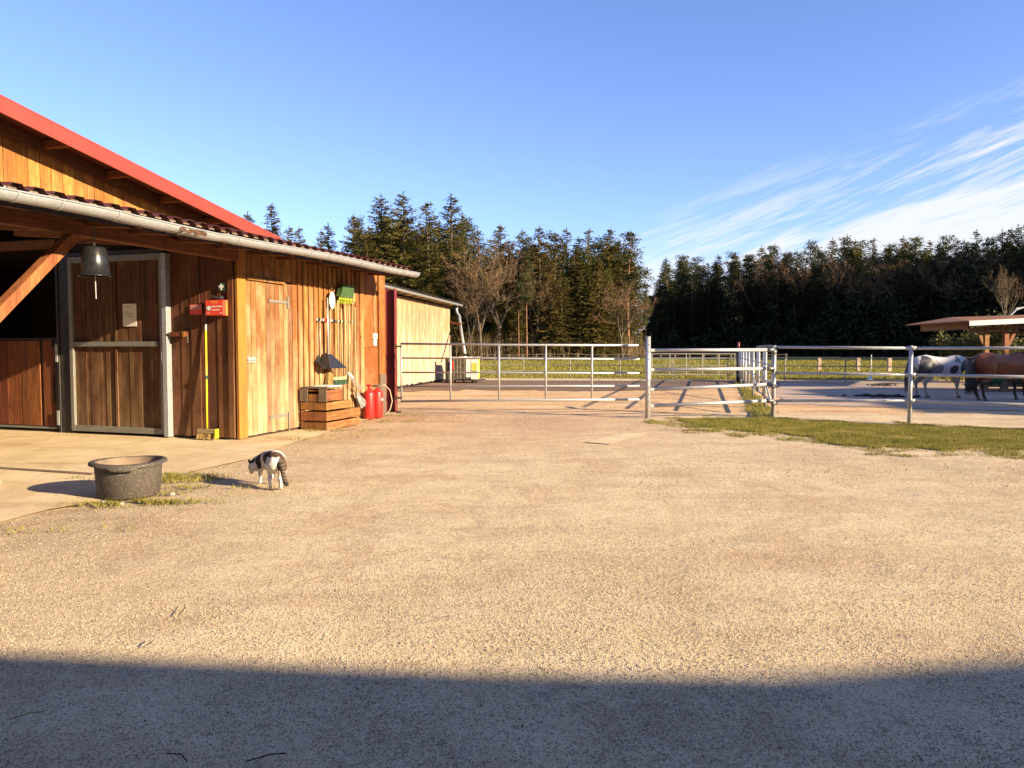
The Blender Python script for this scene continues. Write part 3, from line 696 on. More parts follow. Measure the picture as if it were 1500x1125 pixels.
ob('back_wall', MB().box(-14, -.11, yE-.06, yE, 0, 3.1).box(-14, -3.2, yE-.06, yE, 3.1, mz(yE)-.1), 'wallA', barn)
ob('back_wall', MB().box(-14, -13.9, -16, yE-.07, 0, 3.9), 'wallA', barn)

# ------------------------------------------------------------------ things on and against the barn
def thing(name, label, cat, loc=None, group=None, rz=None):
    loc = loc if loc is not None else (0, 0, 0)
    p = toW(*loc); return empty(name, p, -TH if rz is None else rz, label=label, cat=cat, group=group)
# notice
x0, x1 = LY(180.5, 460, -.04)[0], LY(200.5, 460, -.04)[0]; z0, z1 = LY(190, 478, -.04)[1], LY(190, 445, -.04)[1]
nt = thing('paper_notice', 'pale paper notice pinned to the galvanised framed stable door', 'notice', (x0, -.045, z0))
w, h = x1-x0, z1-z0
ob('sheet', MB().box(0, w, -.004, 0, 0, h), 'paper', nt)
lb = MB()
for (a, b, zf) in ((.18, .42, .62), (.14, .75, .54), (.25, .72, .42)):
    xx = a*w
    while xx < b*w:
        l = rnd.uniform(.01, .022); lb.box(xx, min(xx+l, b*w), -.0056, -.0046, zf*h, zf*h+.009); xx += l+.005
ob('lettering', lb, 'ink', nt)
lb = MB().box(.2*w, .62*w, -.0056, -.0046, .85*h, .85*h+.010)
ob('heading', lb, 'redink', nt)
# first-aid case
x0, x1 = LY(301, 450, -.16)[0], LY(327, 450, -.16)[0]; z0, z1 = LY(315, 462, -.16)[1], LY(315, 439.5, -.16)[1]; w, h = x1-x0, z1-z0
fa = thing('first_aid_case', 'red first aid case with white cross emblem hanging on the plank wall', 'first aid box', (x0, -.04, z0))
ob('case_body', MB().box(0, w, -.058, 0, 0, h), 'orange', fa, bevel=.008)
ob('case_front', MB().box(0, w, -.125, -.06, 0, h), 'redbox', fa, bevel=.008)
ob('case_handle', MB().path([(w*.28, -.065, h), (w*.30, -.065, h+.03), (w*.68, -.065, h+.03), (w*.70, -.065, h)], .011, 8), 'blackpl', fa)
ob('case_latch', MB().box(w*.30, w*.68, -.1275, -.1255, h*.78, h*.95), 'orange', fa)
em = ob('emblem_plate', MB().box(w*.06, w*.32, -.1275, -.1255, h*.33, h*.62), 'grey', fa)
cx_, cz_ = w*.19, h*.475
ob('cross', MB().box(cx_-.012, cx_+.012, -.1295, -.1278, cz_-.033, cz_+.033).box(cx_-.033, cx_-.0125, -.1295, -.1278, cz_-.012, cz_+.012).box(cx_+.0125, cx_+.033, -.1295, -.1278, cz_-.012, cz_+.012), 'white', em)
t1 = inst(text_mesh('ERSTE HILFE', .036, 'white'), 'lettering', fa); t1.location = (w*.36, -.1275, h*.52); t1.rotation_euler = (pi/2, 0, 0)
ob('white_bar', MB().box(w*.38, w*.80, -.1275, -.1256, h*.33, h*.38), 'white', fa)
ob('small_print', MB().box(w*.07, w*.22, -.1275, -.1256, h*.14, h*.165).box(w*.82, w*.93, -.1275, -.1256, h*.13, h*.17), 'white', fa)
# crumpled black glove on top
gl = thing('work_glove', 'crumpled black work glove lying on top of the red first aid case', 'glove', (x0+.05, -.10, z1+.012))
c = MB()
for i in range(5): c.path([(0+.05*i, -.01*i, .01), (.03+.045*i, .01, .035+.012*sin(i*2)), (.06+.04*i, .015, .03), (.075+.035*i, -.01, .008)], [.014, .018, .016, .010], 8)
ob('glove_fabric', c, 'rubber', gl, smooth=True)
# dark red sign
x0, x1 = LY(278.5, 450, -.04)[0], LY(296, 450, -.04)[0]; z0, z1 = LY(288, 461, -.04)[1], LY(288, 446, -.04)[1]; w, h = x1-x0, z1-z0
sg = thing('red_sign', 'small dark red sign left of the first aid case', 'sign', (x0, -.045, z0))
ob('plate', MB().box(0, w, -.006, 0, 0, h), 'redbox', sg)
c = MB()
for zf in (.62, .86):
    xx = .06*w
    while xx < .9*w: l = rnd.uniform(.012, .022); c.box(xx, xx+l, -.0085, -.0065, zf*h-.012, zf*h+.010); xx += l+.006
ob('lettering', c, 'grey', sg)
# small green-white first aid marker
x0, z0 = LY(320.5, 426, -.04)
mk = thing('green_cross_sign', 'small green and white cross sign above the first aid case', 'sign', (x0, -.045, z0))
w = .11; h = .125
ob('plate', MB().box(0, w, -.006, 0, 0, h), 'greencord', mk)
ob('cross', MB().box(w*.38, w*.62, -.009, -.0065, .01, h-.01).box(w*.12, w*.375, -.009, -.0065, h*.4, h*.64).box(w*.625, w*.88, -.009, -.0065, h*.4, h*.64), 'white', mk)
# door restraint
x0, z0 = LY(252, 490, -.05)
lt = thing('door_catch', 'wooden door catch with a hanging chain on the brown plank wall', 'door catch', (x0, -.05, z0))
ob('catch_block', MB().box(0, .32, -.06, 0, -.035, .04), 'stall', lt, bevel=.006)
ob('catch_plate', MB().box(.26, .31, -.068, -.061, -.04, .045), 'corner', lt)
c = MB()
for i in range(6): c.lathe([(.010, -.003), (.014, 0), (.010, .003)], (.33+.004*(i % 2), -.03, -.03-.02*i), 8)
ob('chain', c, 'galv', lt)
ob('catch_bolt', MB().tube((-.04, -.07, .0), (.02, -.07, .0), .012), 'rust', lt)
# yellow broom
bt = LY(301.5, 476, -.05); bb = LY(303.5, 632, -.14)
br = thing('yellow_broom', 'yellow handled broom standing upright below the first aid case', 'broom', (bb[0], -.14, .0))
zt_ = bt[1]; dx_ = bt[0]-bb[0]
hd = ob('handle', MB().tube((0, 0, .20), (dx_*.97, .085, zt_-.09), .014), 'yellow', br, smooth=True)
ob('handle_grip', MB().tube((dx_*.97, .085, zt_-.088), (dx_, .09, zt_+.02), .015), 'grey', hd)
ob('handle_band', MB().tube((dx_*.42, .034, .98), (dx_*.45, .037, 1.04), .017), 'greencord', hd)
ob('head_block', MB().box(-.17, .17, -.035, .035, .12, .19), 'hay', br, bevel=.01)
c = MB()
for i in range(150):
    a = rnd.uniform(-.17, .17); b = rnd.uniform(-.03, .03); c.bar((a, b, .12), (a+rnd.uniform(-.02, .02), b+rnd.uniform(-.05, .02), .03), .006, .004)
ob('bristles', c, 'straw', br, kind='stuff')
ob('side_cap', MB().box(.172, .19, -.04, .04, .05, .195), 'yellow', br)
# hanging enamel pot used as a bell
gy = LX(137, 330, .35)[0]; zr = LX(137, 405, .35)[1]; ztp = LX(137, 362, .35)[1]
bl = thing('enamel_pot_bell', 'speckled black enamel pot hung upside down as a bell from the eaves beam', 'bell', (.35, gy, zr))
hh = ztp-zr; r0 = .165
ob('pot_shell', MB().lathe([(r0-.008, .006), (r0+.02, 0), (r0+.02, .008), (r0, .012), (r0*.90, hh*.55), (r0*.80, hh*.93), (r0*.7, hh), (.01, hh+.003)], n=40), 'enamel', bl, smooth=True)
ob('clapper', MB().tube((0, 0, hh), (.01, 0, -.26), .006), 'galv', bl)
ob('cord', MB().path([(0, 0, hh), (0, 0, hh+.07), (.02, .0, hh+.16), (.0, .0, Z_BEAM1-zr+.02)], .006, 6).path([(-.08, 0, hh+.08), (-.04, .01, hh+.10), (0, 0, hh+.07)], .005, 6), 'greencord', bl)
ob('shackle', MB().lathe([(.012, -.02), (.016, 0), (.012, .02)], (0, 0, hh+.04), 8), 'galv', bl)

# ---- long-handled tools on the wall rack (plane x ~ .08)
rk_y0, rk_y1 = LX(464, 470, .06)[0], LX(521, 470, .06)[0]; rz_ = LX(492, 470, .06)[1]
rk = thing('tool_rack', 'horizontal clip rail holding the long handled tools on the sunlit wall', 'tool rack', (.03, rk_y0, rz_))
L = rk_y1-rk_y0
ob('rail', MB().box(.0, .022, 0, L, -.02, .02), 'galv', rk)
for i in range(11): ob('clip', MB().box(.024, .055, L*(.04+.09*i), L*(.04+.09*i)+.03, -.03, .03), 'blackpl' if i in (0, 2, 4, 5, 6) else 'grey', rk, bevel=.004)
ob('red_clip', MB().box(.024, .07, L*.155, L*.155+.09, -.028, .03), 'red', rk, bevel=.006)
def tool(name, label, cat, top, bot, x=.10, r=.014, mat='handle', group=None):
    yt, zt = LX(*top, x); yb_, zb = LX(*bot, x)
    e = thing(name, label, cat, (x, yb_, zb), group)
    ob('handle', MB().tube((0, 0, 0), (0, yt-yb_, zt-zb), r, 8), mat, e, smooth=True)
    return e
# dung shovel
ds = tool('metal_handled_shovel', 'large black scoop shovel on a silver handle hanging over the wooden step', 'shovel', (479.5, 436), (481, 527), .12, .016, 'galv')
c = MB()
c.add([(-.06, -.24, -.12), (.20, -.26, -.16), (.22, .30, -.16), (-.05, .26, -.12), (-.05, -.09, .13), (.05, -.10, .10), (.05, .05, .10), (-.05, .05, .13)],
      [(0, 3, 7, 4), (0, 4, 5, 1), (3, 2, 6, 7), (4, 7, 6, 5), (1, 5, 6, 2), (0, 1, 2, 3)])
ob('blade', c, 'blackpl', ds)
ob('socket', MB().tube((0, 0, -.05), (0, -.001, .12), .02, 8), 'galv', ds)
d2 = tool('thin_handled_dustpan', 'black long handled dustpan hanging leftmost on the rack', 'dustpan', (468.5, 470), (469, 521), .08, .009, 'galv')
ob('pan', MB().add([(-.03, -.12, -.10), (.16, -.14, -.22), (.16, .14, -.22), (-.03, .12, -.10), (-.03, 0, .03), (-.045, -.12, -.12), (.15, -.14, -.24), (.15, .14, -.24), (-.045, .12, -.12)],
   [(0, 1, 2, 3), (0, 3, 4), (5, 8, 7, 6), (0, 5, 6, 1), (1, 6, 7, 2), (2, 7, 8, 3), (0, 4, 5), (3, 8, 4), (4, 8, 5)]), 'blackpl', d2)
# straw broom
sb = tool('straw_broom', 'straw besom broom hanging head down behind the black shovel', 'broom', (484.5, 440), (482, 543), .07, .012)
c = MB()
for i in range(150):
    a = rnd.uniform(-1, 1); b = rnd.uniform(-1, 1); c.bar((b*.02, a*.03, .02), (.02+b*.05, a*.13, -.30+rnd.uniform(-.02, .03)), .006, .004)
ob('bristles', c, 'straw', sb, kind='stuff')
ob('binding', MB().tube((0, 0, -.03), (0, 0, .05), .032, 10), 'straw', sb)
gb_ = tool('green_bristle_broom', 'push broom with dark green bristles hanging above the wooden step', 'broom', (494.5, 440), (496, 552), .11, .016)
ob('head_block', MB().box(-.03, .03, -.22, .26, -.055, .0), 'handle', gb_, bevel=.006)
c = MB()
for i in range(220):
    a = rnd.uniform(-.22, .26); b = rnd.uniform(-.028, .03); c.bar((b, a, -.055), (b+.02, a+rnd.uniform(-.02, .02), -.15), .007, .005)
ob('bristles', c, 'greenbr', gb_, kind='stuff')
# squeegee and leaf rake upside down
lr = tool('green_leaf_rake', 'green plastic muck rake hung head up above the clip rail', 'rake', (505, 440), (507, 548), .10, .015)
ty = LX(503, 430, .06); y_b = LX(507, 548, .06)
oy, oz = LX(491, 432, .06)[0]-y_b[0], LX(503, 437, .06)[1]-y_b[1]; ey = LX(510, 437, .06)[0]-y_b[0]
ob('hood', MB().add([(.02, oy, oz+.02), (.02, ey, oz+.02), (-.01, ey+.06, oz+.26), (-.01, oy+.16, oz+.26), (.12, oy, oz+.0), (.12, ey, oz+.0), (.10, ey+.08, oz+.25), (.10, oy+.14, oz+.25)],
   [(0, 1, 2, 3), (7, 6, 5, 4), (0, 4, 5, 1), (1, 5, 6, 2), (2, 6, 7, 3), (3, 7, 4, 0)]), 'greenpl', lr)
c = MB(); nt_ = 15
for i in range(nt_):
    yy = oy+(ey-oy)*i/(nt_-1); c.bar((.10, yy, oz), (.05, yy, oz-.12), .010, .007)
c.bar((.09, oy, oz-.03), (.09, ey, oz-.03), .012, .016)
ob('tines', c, 'limepl', lr)
for i, (t, b, xx, lb_) in enumerate((((500, 452), (501.5, 556), .05, 'thin wooden tool handle in the clip rail right of the green bristle broom'),
                              ((511.5, 445), (511, 552), .07, 'pale wooden tool handle just right of the green rake handle'),
                              ((516, 447), (514.5, 560), .06, 'straight wooden tool handle second from the right end of the rail'),
                              ((520, 450), (521, 566), .05, 'rightmost wooden tool handle in the clip rail'))):
    e = tool('long_handled_tool', lb_, 'hand tool', t, b, xx+.04, .015, 'handle', 'spare tool handles in the clip rail')
# fork with wire tines
pf = tool('hay_fork', 'wire tined hay fork hanging tines down near the red bottles', 'fork', (508, 446), (508.5, 545), .12, .014)
c = MB()
for i in range(5):
    o_ = (i-2)*.035
    c.path([(0, 0, 0), (.03, o_, -.02), (.08, o_*1.1+.04, -.12), (.10, o_+.22, -.27), (.09, o_+.42, -.36)], .005, 5)
ob('tines', c, 'galv', pf)
# oval brush and round dish
e = thing('white_oval_lid', 'white oval lid hanging beside the green rake', 'lid', (.10, LX(486.5, 440, .10)[0], LX(486.5, 440, .10)[1]))
c = MB(); c.lathe([(.002, -.012), (.9, -.012), (1, -.004), (1, .006), (.9, .012), (.002, .012)], n=28)
c.v = [(p[2], p[0]*.095, p[1]*.165) for p in c.v]
ob('disc', c, 'white', e, smooth=True)
ob('hanging_cord', MB().path([(0, 0, .21), (-.03, .0, .45), (-.05, .02, .62)], .004, 5), 'cable', e)
e = thing('round_wooden_brush', 'round wooden brush hanging right of the green rake', 'brush', (.06, LX(516, 436, .06)[0], LX(516, 436, .06)[1]))
c = MB(); c.lathe([(.002, -.02), (.9, -.02), (1, 0), (.9, .02), (.002, .02)], n=20); c.v = [(p[2], p[0]*.07, p[1]*.15) for p in c.v]
ob('brush_body', c, 'handle', e, smooth=True); ob('bristles', MB().box(.022, .05, -.04, .04, -.09, .09), 'straw', e)
# grey-white broom head and leaning stick
e = tool('worn_white_broom', 'worn broom with splayed grey white bristles hanging by the red bottles', 'broom', (520.5, 500), (523, 578), .14, .010, 'handle')
c = MB()
for i in range(130):
    a = rnd.uniform(-1, 1); c.bar((rnd.uniform(-.02, .02), a*.05, .02), (rnd.uniform(-.05, .06), .24+a*.14, -.24+a*.03+rnd.uniform(-.03, .03)), .006, .005)
ob('bristles', c, 'grey', e, kind='stuff')
ob('ferrule', MB().bar((0, -.05, .02), (0, .08, -.01), .04, .05), 'galvd', e)
yt, zt_ = LX(530, 492, .05); pb = toL(G(544, 606))
e = thing('leaning_pole', 'pale pole leaning from the wall down to the red gas bottles', 'pole', (pb.x, pb.y, .02))
ob('shaft', MB().tube((0, 0, 0), (.05-pb.x, yt-pb.y, zt_-.02), .014, 8), 'handle', e, smooth=True)

# ---- red bottles on a cart
def bottle(px, py, label, r=.12):
    q = Vector((.19, LX(px, 590, .19)[0], 0)); e = thing('red_gas_bottle', label, 'gas bottle', (q.x, q.y, .015), 'red gas bottles by the end of the wall')
    hgt = .58
    ob('cylinder', MB().lathe([(.02, .0), (r*.95, .0), (r, .02), (r, hgt-.08), (r*.92, hgt-.03), (r*.6, hgt), (.04, hgt+.015), (.035, hgt+.05), (.002, hgt+.05)], n=28), 'red', e, smooth=True)
    return e, hgt, q
e, hg, q1 = bottle(540.5, 607, 'red gas bottle standing nearer the tool wall with a red valve', .115)
ob('valve', MB().tube((0, 0, hg+.04), (0, 0, hg+.10), .022, 10).box(-.05, .05, -.02, .02, hg+.09, hg+.13), 'red', e)
e, hg, q2 = bottle(552.5, 608.5, 'red gas bottle with a pale looping hose and grey valve')
ob('valve', MB().tube((0, 0, hg+.04), (0, 0, hg+.09), .025, 10).box(-.06, .05, -.025, .025, hg+.06, hg+.11).tube((-.12, 0, hg+.08), (.08, 0, hg+.08), .018, 8), 'galvd', e)
ob('hose', MB().path([(.05, .02, hg+.09), (.14, .10, hg+.10), (.20, .20, hg-.02), (.22, .26, hg-.25), (.19, .22, .15), (.12, .12, .03)], .011, 8), 'cable', e, smooth=True)
ob('label_print', MB().box(.117, .122, -.03, .03, .36, .40), 'white', e)

# ---- stepped wooden crate
qa, qb, qc = toL(G(478.5, 632)), toL(G(437.5, 627.5)), toL(G(529, 619.5))
cw = qa.x-.06; x_in = .06; x_out = qa.x; yA = qa.y; yB = toL(PL(528, 600, C0+BX*x_out, BX)).y
st = thing('stepped_crate', 'stepped wooden slat crate standing against the tool wall', 'crate', (x_in, yA, .022))
W_ = x_out-x_in
def zpx(py): return toL(PL(478.5, py, C0+BX*x_out, BX)).z-.022
levels = [(0, zpx(619.5)), (zpx(617.5)+.005, zpx(604)), (zpx(602)+.01, zpx(590)), (zpx(588)+.0, zpx(572))]
ylen = [yB-yA, yB-yA, LX(515, 590, x_out)[0]-yA, LX(502.5, 575, x_out)[0]-yA]
for i, ((z0, z1), yl) in enumerate(zip(levels, ylen)):
    ob('slat', MB().box(W_-.02, W_, .021, yl, z0, z1), 'crate', st, bevel=.003)
    if i < 3: ob('slat', MB().box(0, W_+.002, 0, .02, z0, z1), 'crate', st, bevel=.003)
    else: ob('slat', MB().box(W_*.30, W_*.72, .0, .02, z0-.01, z1-.07), 'crate', st, bevel=.003)
    ob('slat', MB().box(0, .02, .021, yl, z0, z1), 'crate', st)
    ob('slat', MB().box(.022, W_-.022, yl-.02, yl, z0, z1), 'crate', st)
    if i: ob('step_board', MB().box(.022, W_-.022, (0.022 if i == 3 else ylen[min(i+1, 3)]), yl-.022, z1-.02, z1), 'crate', st)
zt4 = levels[3][1]
ob('leg', MB().box(W_*.72+.004, W_+.004, -.014, .006, levels[3][0]-.01, zt4+.03), 'greywood', st)
ob('leg', MB().box(0, W_*.28, -.014, .006, levels[3][0]-.01, zt4+.03), 'greywood', st)
ob('top_board', MB().box(0, W_+.01, .01, ylen[3]+.02, zt4+.032, zt4+.055), 'greywood', st)
bk = thing('folded_cloth', 'pale folded cloth lying on top of the stepped crate', 'cloth', (x_in+.16, yA+.05, .022+zt4+.056))
c = MB(); nn = 8; vs = []
for j in range(nn+1):
    for i in range(nn+1):
        vs.append((.42*i/nn, .40*j/nn, .022+.014*noise.noise(Vector((i*.5, j*.6, 2)))))
b0 = len(vs); vs += [(p[0], p[1], .0) for p in vs[:b0]]
fs = []
for j in range(nn):
    for i in range(nn):
        a = j*(nn+1)+i; fs += [(a, a+1, a+nn+2, a+nn+1), (b0+a+nn+1, b0+a+nn+2, b0+a+1, b0+a)]
        if j == 0: fs.append((a+1, a, b0+a, b0+a+1))
        if j == nn-1: fs.append((a+nn+1, a+nn+2, b0+a+nn+2, b0+a+nn+1))
        if i == 0: fs.append((a, a+nn+1, b0+a+nn+1, b0+a))
        if i == nn-1: fs.append((a+nn+2, a+1, b0+a+1, b0+a+nn+2))
c.add(vs, fs); ob('cloth_fabric', c, 'paper', bk, smooth=True)

# ---- thermostat with cable
ty_, tz_ = LX(548.5, 496, .02)
th = thing('wall_thermostat', 'small white thermostat box with hanging cable near the end post', 'thermostat', (-.002, ty_-.06, tz_-.07))
ob('upper_box', MB().box(0, .05, 0, .14, .06, .18), 'white', th, bevel=.005)
ob('dial', MB().box(.051, .056, .04, .10, .09, .14), 'blackpl', th)
ob('lower_box', MB().box(0, .04, .02, .13, -.08, .05), 'white', th, bevel=.005)
y5, z5 = LX(547, 415, .02); 
ob('cable', MB().path([(.02, .08, .18), (.03, .07, .5), (.05, .02, .85), (.04, .10, 1.15), (.10, .06, ZT-tz_-.1)], .008, 6), 'cable', th, smooth=True)

# ---- tub
tc_ = G(189.5, 727); tub = empty('mortar_tub', (tc_.x, tc_.y, .012), R(12), label='dusty black round plastic tub standing on the yard by the concrete', cat='tub')
RT = .335; HT = .345
prof_ = [(.01, .0), (.255, .0), (.272, .012), (.272+.0, .03), (RT-.035, HT-.03)]
ob('tub_wall', MB().lathe([(.002, .004), (.264, .004), (.280, .02), (RT-.032, HT-.02), (RT-.032, HT)], n=56), 'tub', tub, smooth=True)
ob('tub_inside', MB().lathe([(.002, .10), (.255, .10), (RT-.045, HT-.002)], n=56), 'tubin', tub, smooth=True)
c = MB(); n = 56; rings = [(RT-.046, HT-.004), (RT-.035, HT+.006), (RT-.008, HT+.006), (RT+.012, HT-.004), (RT+.016, HT-.026)]
c.lathe(rings, n=n)
c.v = [(x*1.0, y*1.0, z + .006*sin(math.atan2(y, x)*2+1)) for x, y, z in c.v]
ob('rim', c, 'tub', tub, smooth=True)
for sgn in (0, pi):
    c = MB(); a0 = R(-84)+sgn; vs = []
    for k in range(9):
        a = a0 + R(-22+44*k/8); fl = 1 if 0 < k < 8 else 0
        for (rr, zz_) in ((RT+.020, HT-.025), (RT+.024, HT-.03-.032*fl), (RT+.012, HT-.03-.030*fl), (RT+.010, HT-.025)): vs.append((rr*cos(a), rr*sin(a), zz_))
    c.add(vs, [(k*4+i, (k+1)*4+i, (k+1)*4+(i+1) % 4, k*4+(i+1) % 4) for k in range(8) for i in range(4)])
    ob('grip', c, 'tub', tub, smooth=True)

# ------------------------------------------------------------------ maroon steel column
cp = G(574, 604); col = empty('steel_column', (cp.x, cp.y, 0), R(-4), label='maroon steel beam column standing at the hinge side of the long gate', cat='column')
hC = Y(574, 424, cp.y).z; w_ = .225
ob('flange', MB().box(-w_/2, -w_/2+.014, -.13, .09, .0, hC), 'maroon', col, bevel=.003)
ob('flange', MB().box(w_/2-.014, w_/2, -.13, .09, .0, hC+.02), 'maroon', col, bevel=.003)
ob('web', MB().box(-w_/2+.015, w_/2-.015, -.03, -.02, .0, hC-.01), 'maroon', col)
ob('base_plate', MB().box(-.2, .2, -.18, .15, 0, .025), 'rust', col)

# ------------------------------------------------------------------ gates and pipe fences
def pipe(mb, a, b, r=.024, n=10): return mb.tube(a, b, r, n)
gA, gB = G(588, 606.5), G(940, 611)
gate = empty('paddock_gate', (gA.x, gA.y, 0), math.atan2(gB.y-gA.y, gB.x-gA.x), label='long five rail galvanised field gate hinged at the maroon column', cat='gate')
Lg = (gB-gA).xy.length
def zat(px, py, p): return Y(px, py, p.y).z
left = [zat(588, y, gA) for y in (503.5, 524.5, 545.5, 566.5, 588)]; right = [zat(938, y, gB) for y in (505.8, 525.8, 546.5, 565.2, 585.3)]
for i, (a, b) in enumerate(zip(left, right)):
    ob('rail', MB().path([(0, 0, a), (Lg*.45, .02*sin(i), (a+b)/2+.004*i-.008), (Lg*(.99 if i else .985), 0, b)], .024 if i in (0, 4) else .019, 10), 'galv', gate, smooth=True)
for px in (588, 660, 731, 799.5, 867):
    s_ = (Y(px, 560, (gA.y+gB.y)/2).x - gA.x)/Lg; s_ = (PL(px, 560, gA, Vector((-(gB-gA).y, (gB-gA).x, 0))) - gA).xy.length
    f = s_/Lg; ob('upright', MB().tube((s_, .0, left[4]+(right[4]-left[4])*f-.02), (s_, .0, left[0]+(right[0]-left[0])*f+.01), .021, 10), 'galv', gate, smooth=True)
for z in (left[0]-.06, left[4]+.08): ob('hinge', MB().box(-.16, .02, -.03, .03, z-.02, z+.02).tube((-.12, 0, z-.06), (-.12, 0, z+.06), .016, 8), 'rust', gate)
ob('latch', MB().box(Lg*.985, Lg*1.0+.08, -.02, .02, right[0]-.02, right[0]+.015), 'darksteel', gate)

def fence_thing(name, label, cat, p, q, group=None):
    return empty(name, (p.x, p.y, 0), math.atan2(q.y-p.y, q.x-p.x), label=label, cat=cat, group=group), (q-p).xy.length
pA, pB = G(948.5, 612.5), G(1132.5, 610)
fp, L1 = fence_thing('pipe_fence_panel', 'four rail galvanised pipe panel between the tall gate post and the corner post', 'fence', pA, pB)
zl = [zat(955, y, pA) for y in (513, 541.5, 570.5, 594.5)]; zr_ = [zat(1125, y, pB) for y in (512.5, 540, 563, 587)]
tp = ob('post', MB().tube((0, 0, -.1), (0, 0, zat(948, 493, pA)), .052, 16), 'galv', fp, smooth=True)
ob('post', MB().tube((L1, 0, -.1), (L1, 0, zat(1133, 506, pB)), .045, 16), 'galv', fp, smooth=True)
for a, b in zip(zl, zr_):
    ob('rail', MB().tube((.08, 0, a), (L1-.12, 0, b), .036, 14), 'galv', fp, smooth=True)
    ob('clamp', MB().tube((L1-.16, 0, b), (L1-.02, -.02, b-.01), .045, 12).tube((L1-.09, -.14, b-.05), (L1+.01, -.04, b-.03), .042, 12), 'galvd', fp, smooth=True)
    ob('clamp_cap', MB().tube((L1+.0, -.10, b-.05), (L1+.0, -.115, b-.05), .035, 12), 'rubber', fp)
    ob('bracket', MB().box(.04, .12, -.045, .045, a-.03, a+.03), 'galv', fp, bevel=.005)
for i in range(9): ob('adjustment_hole', MB().tube((0, -.052, .35+.15*i), (0, -.0555, .35+.15*i), .012, 8), 'rubber', fp)
# fence going right
pC = G(1332, 620.5); dd = (pC-pB); dd.z = 0
fr_, L2 = fence_thing('three_rail_fence', 'three rail galvanised pipe fence running right from the corner post', 'fence', pB, pC)
zB = [zat(1140, y, pB) for y in (508.5, 546.5, 587)]; zC = [zat(1332, y, pC) for y in (510, 549, 587)]
for k in range(3):
    for a, b, kk in ((zB, zC, 0), (zC, zC, 1)):
        for j, (z0, z1) in enumerate(zip(a, b)):
            if kk == k or (k == 2 and kk == 1):
                ob('rail', MB().tube((L2*k+.04, 0, z0), (L2*(k+1)-.04, 0, z1), .030, 12), 'galv', fr_, smooth=True)
    if k:
        ob('post', MB().tube((L2*k, 0, -.1), (L2*k, 0, zC[0]+.05), .038, 14), 'galv', fr_, smooth=True)
        for z in zC: ob('clamp', MB().tube((L2*k-.09, 0, z), (L2*k+.09, 0, z), .038, 12), 'galv', fr_, smooth=True)
# corner elbow at top
ob('corner_elbow', MB().path([(-.5, .45, zB[0]+.0), (-.2, .12, zB[0]+.01), (0, 0, zB[0])], .038, 12), 'galvd', fr_, smooth=True)
# side fence going back
sA = G(1121, 600); sB = G(1081, 560)
dv = (sB-pB).normalized()
fs_, L3 = fence_thing('side_fence', 'galvanised pipe fence receding from the corner post towards the rusty post', 'fence', pB, sB)
k = 0
for px in (1121, 1111, 1103, 1096.5, 1092, 1088, 1085, 1083):
    f = PL(px, 560, pB, Vector((-dv.y, dv.x, 0))); s_ = (f-pB).xy.length
    tall = k % 2 == 0
    ob('upright', MB().tube((s_, 0, -.1 if tall else .28), (s_, 0, 1.48), .036, 12), 'galv', fs_, smooth=True)
    if k < 7: ob('upright', MB().tube((s_+.35, .02, .28), (s_+.35, .02, 1.46), .026, 10), 'galv', fs_, smooth=True)
    k += 1
for z in (.30, .70, 1.10, 1.47): ob('rail', MB().tube((.5, 0, z), (L3, 0, z+.0), .020, 10), 'galv', fs_, smooth=True)
for (a, b) in ((.6, 3.2), (5, 8.5)): ob('diagonal_brace', MB().tube((a, .02, .34), (b, .02, .95), .022, 10), 'galv', fs_, smooth=True)
rp = empty('rusty_post', (sB.x, sB.y, 0), label='dark rusty post with a red brown top at the far end of the side fence', cat='post')
ob('post_shaft', MB().tube((0, 0, -.1), (0, 0, 1.45), .07, 12), 'darksteel', rp, smooth=True); ob('post_top', MB().tube((0, 0, 1.452), (0, 0, 1.78), .06, 12), 'maroon', rp, smooth=True)
# second gate behind (dark pipe)
mA, mB = G(955, 556), G(1077, 556)
mg, Lm = fence_thing('small_dark_gate', 'dark pipe gate beyond the four rail panel at the meadow edge', 'gate', mA, mB)
zt_ = zat(955, 518, mA); zm = zat(955, 525, mA); zb = zat(955, 549, mA)
for z in (zt_, zm, (zm+zb)/2+.05, zb): ob('rail', MB().tube((0, 0, z), (Lm, 0, z), .024, 8), 'galvd', mg)
for px in (955, 981, 1005, 1029, 1053, 1076): s_ = (Y(px, 530, mA.y).x-mA.x); ob('upright', MB().tube((s_, 0, zb), (s_, 0, zt_), .024, 8), 'galvd', mg)
for s_ in (-.08, Lm+.08): ob('post', MB().tube((s_, 0, -.1), (s_, 0, zt_+.05), .04, 8), 'galvd', mg)
# meadow pipe fence
def runfence(name, label, posts, tops, rails, r=.03, mat='galvd', rr=.02, cat='fence', pmat=None, square=False):
    P_ = [G(px, py) for px, py in posts]; root = empty(name, (P_[0].x, P_[0].y, 0), label=label, cat=cat); o = Vector((P_[0].x, P_[0].y, 0)); zs = []
    for (px, py), p, tp_ in zip(posts, P_, tops):
        z = Y(px, tp_, p.y).z; zs.append(z); q = p-o
        ob('post', MB().box(q.x-r, q.x+r, q.y-r, q.y+r, -.1, z) if square else MB().tube((q.x, q.y, -.1), (q.x, q.y, z), r, 8), pmat or mat, root)
    for f in rails:
        for i in range(len(P_)-1):
            a, b = P_[i]-o, P_[i+1]-o
            ob('rail', MB().tube((a.x, a.y-r, zs[i]*f), (b.x, b.y-r, zs[i+1]*f), rr, 6), mat, root)
    return root
runfence('meadow_pipe_fence', 'thin grey pipe fence crossing the near edge of the sunlit meadow',
         [(700, 553), (767, 552.5), (835, 553), (908, 554), (985, 555), (1066, 556), (1150, 557.5), (1238, 559.5), (1330, 562), (1430, 564), (1540, 567)],
         [523]*11, (.98, .62, .30), rr=.022)
pp = []; px = 705
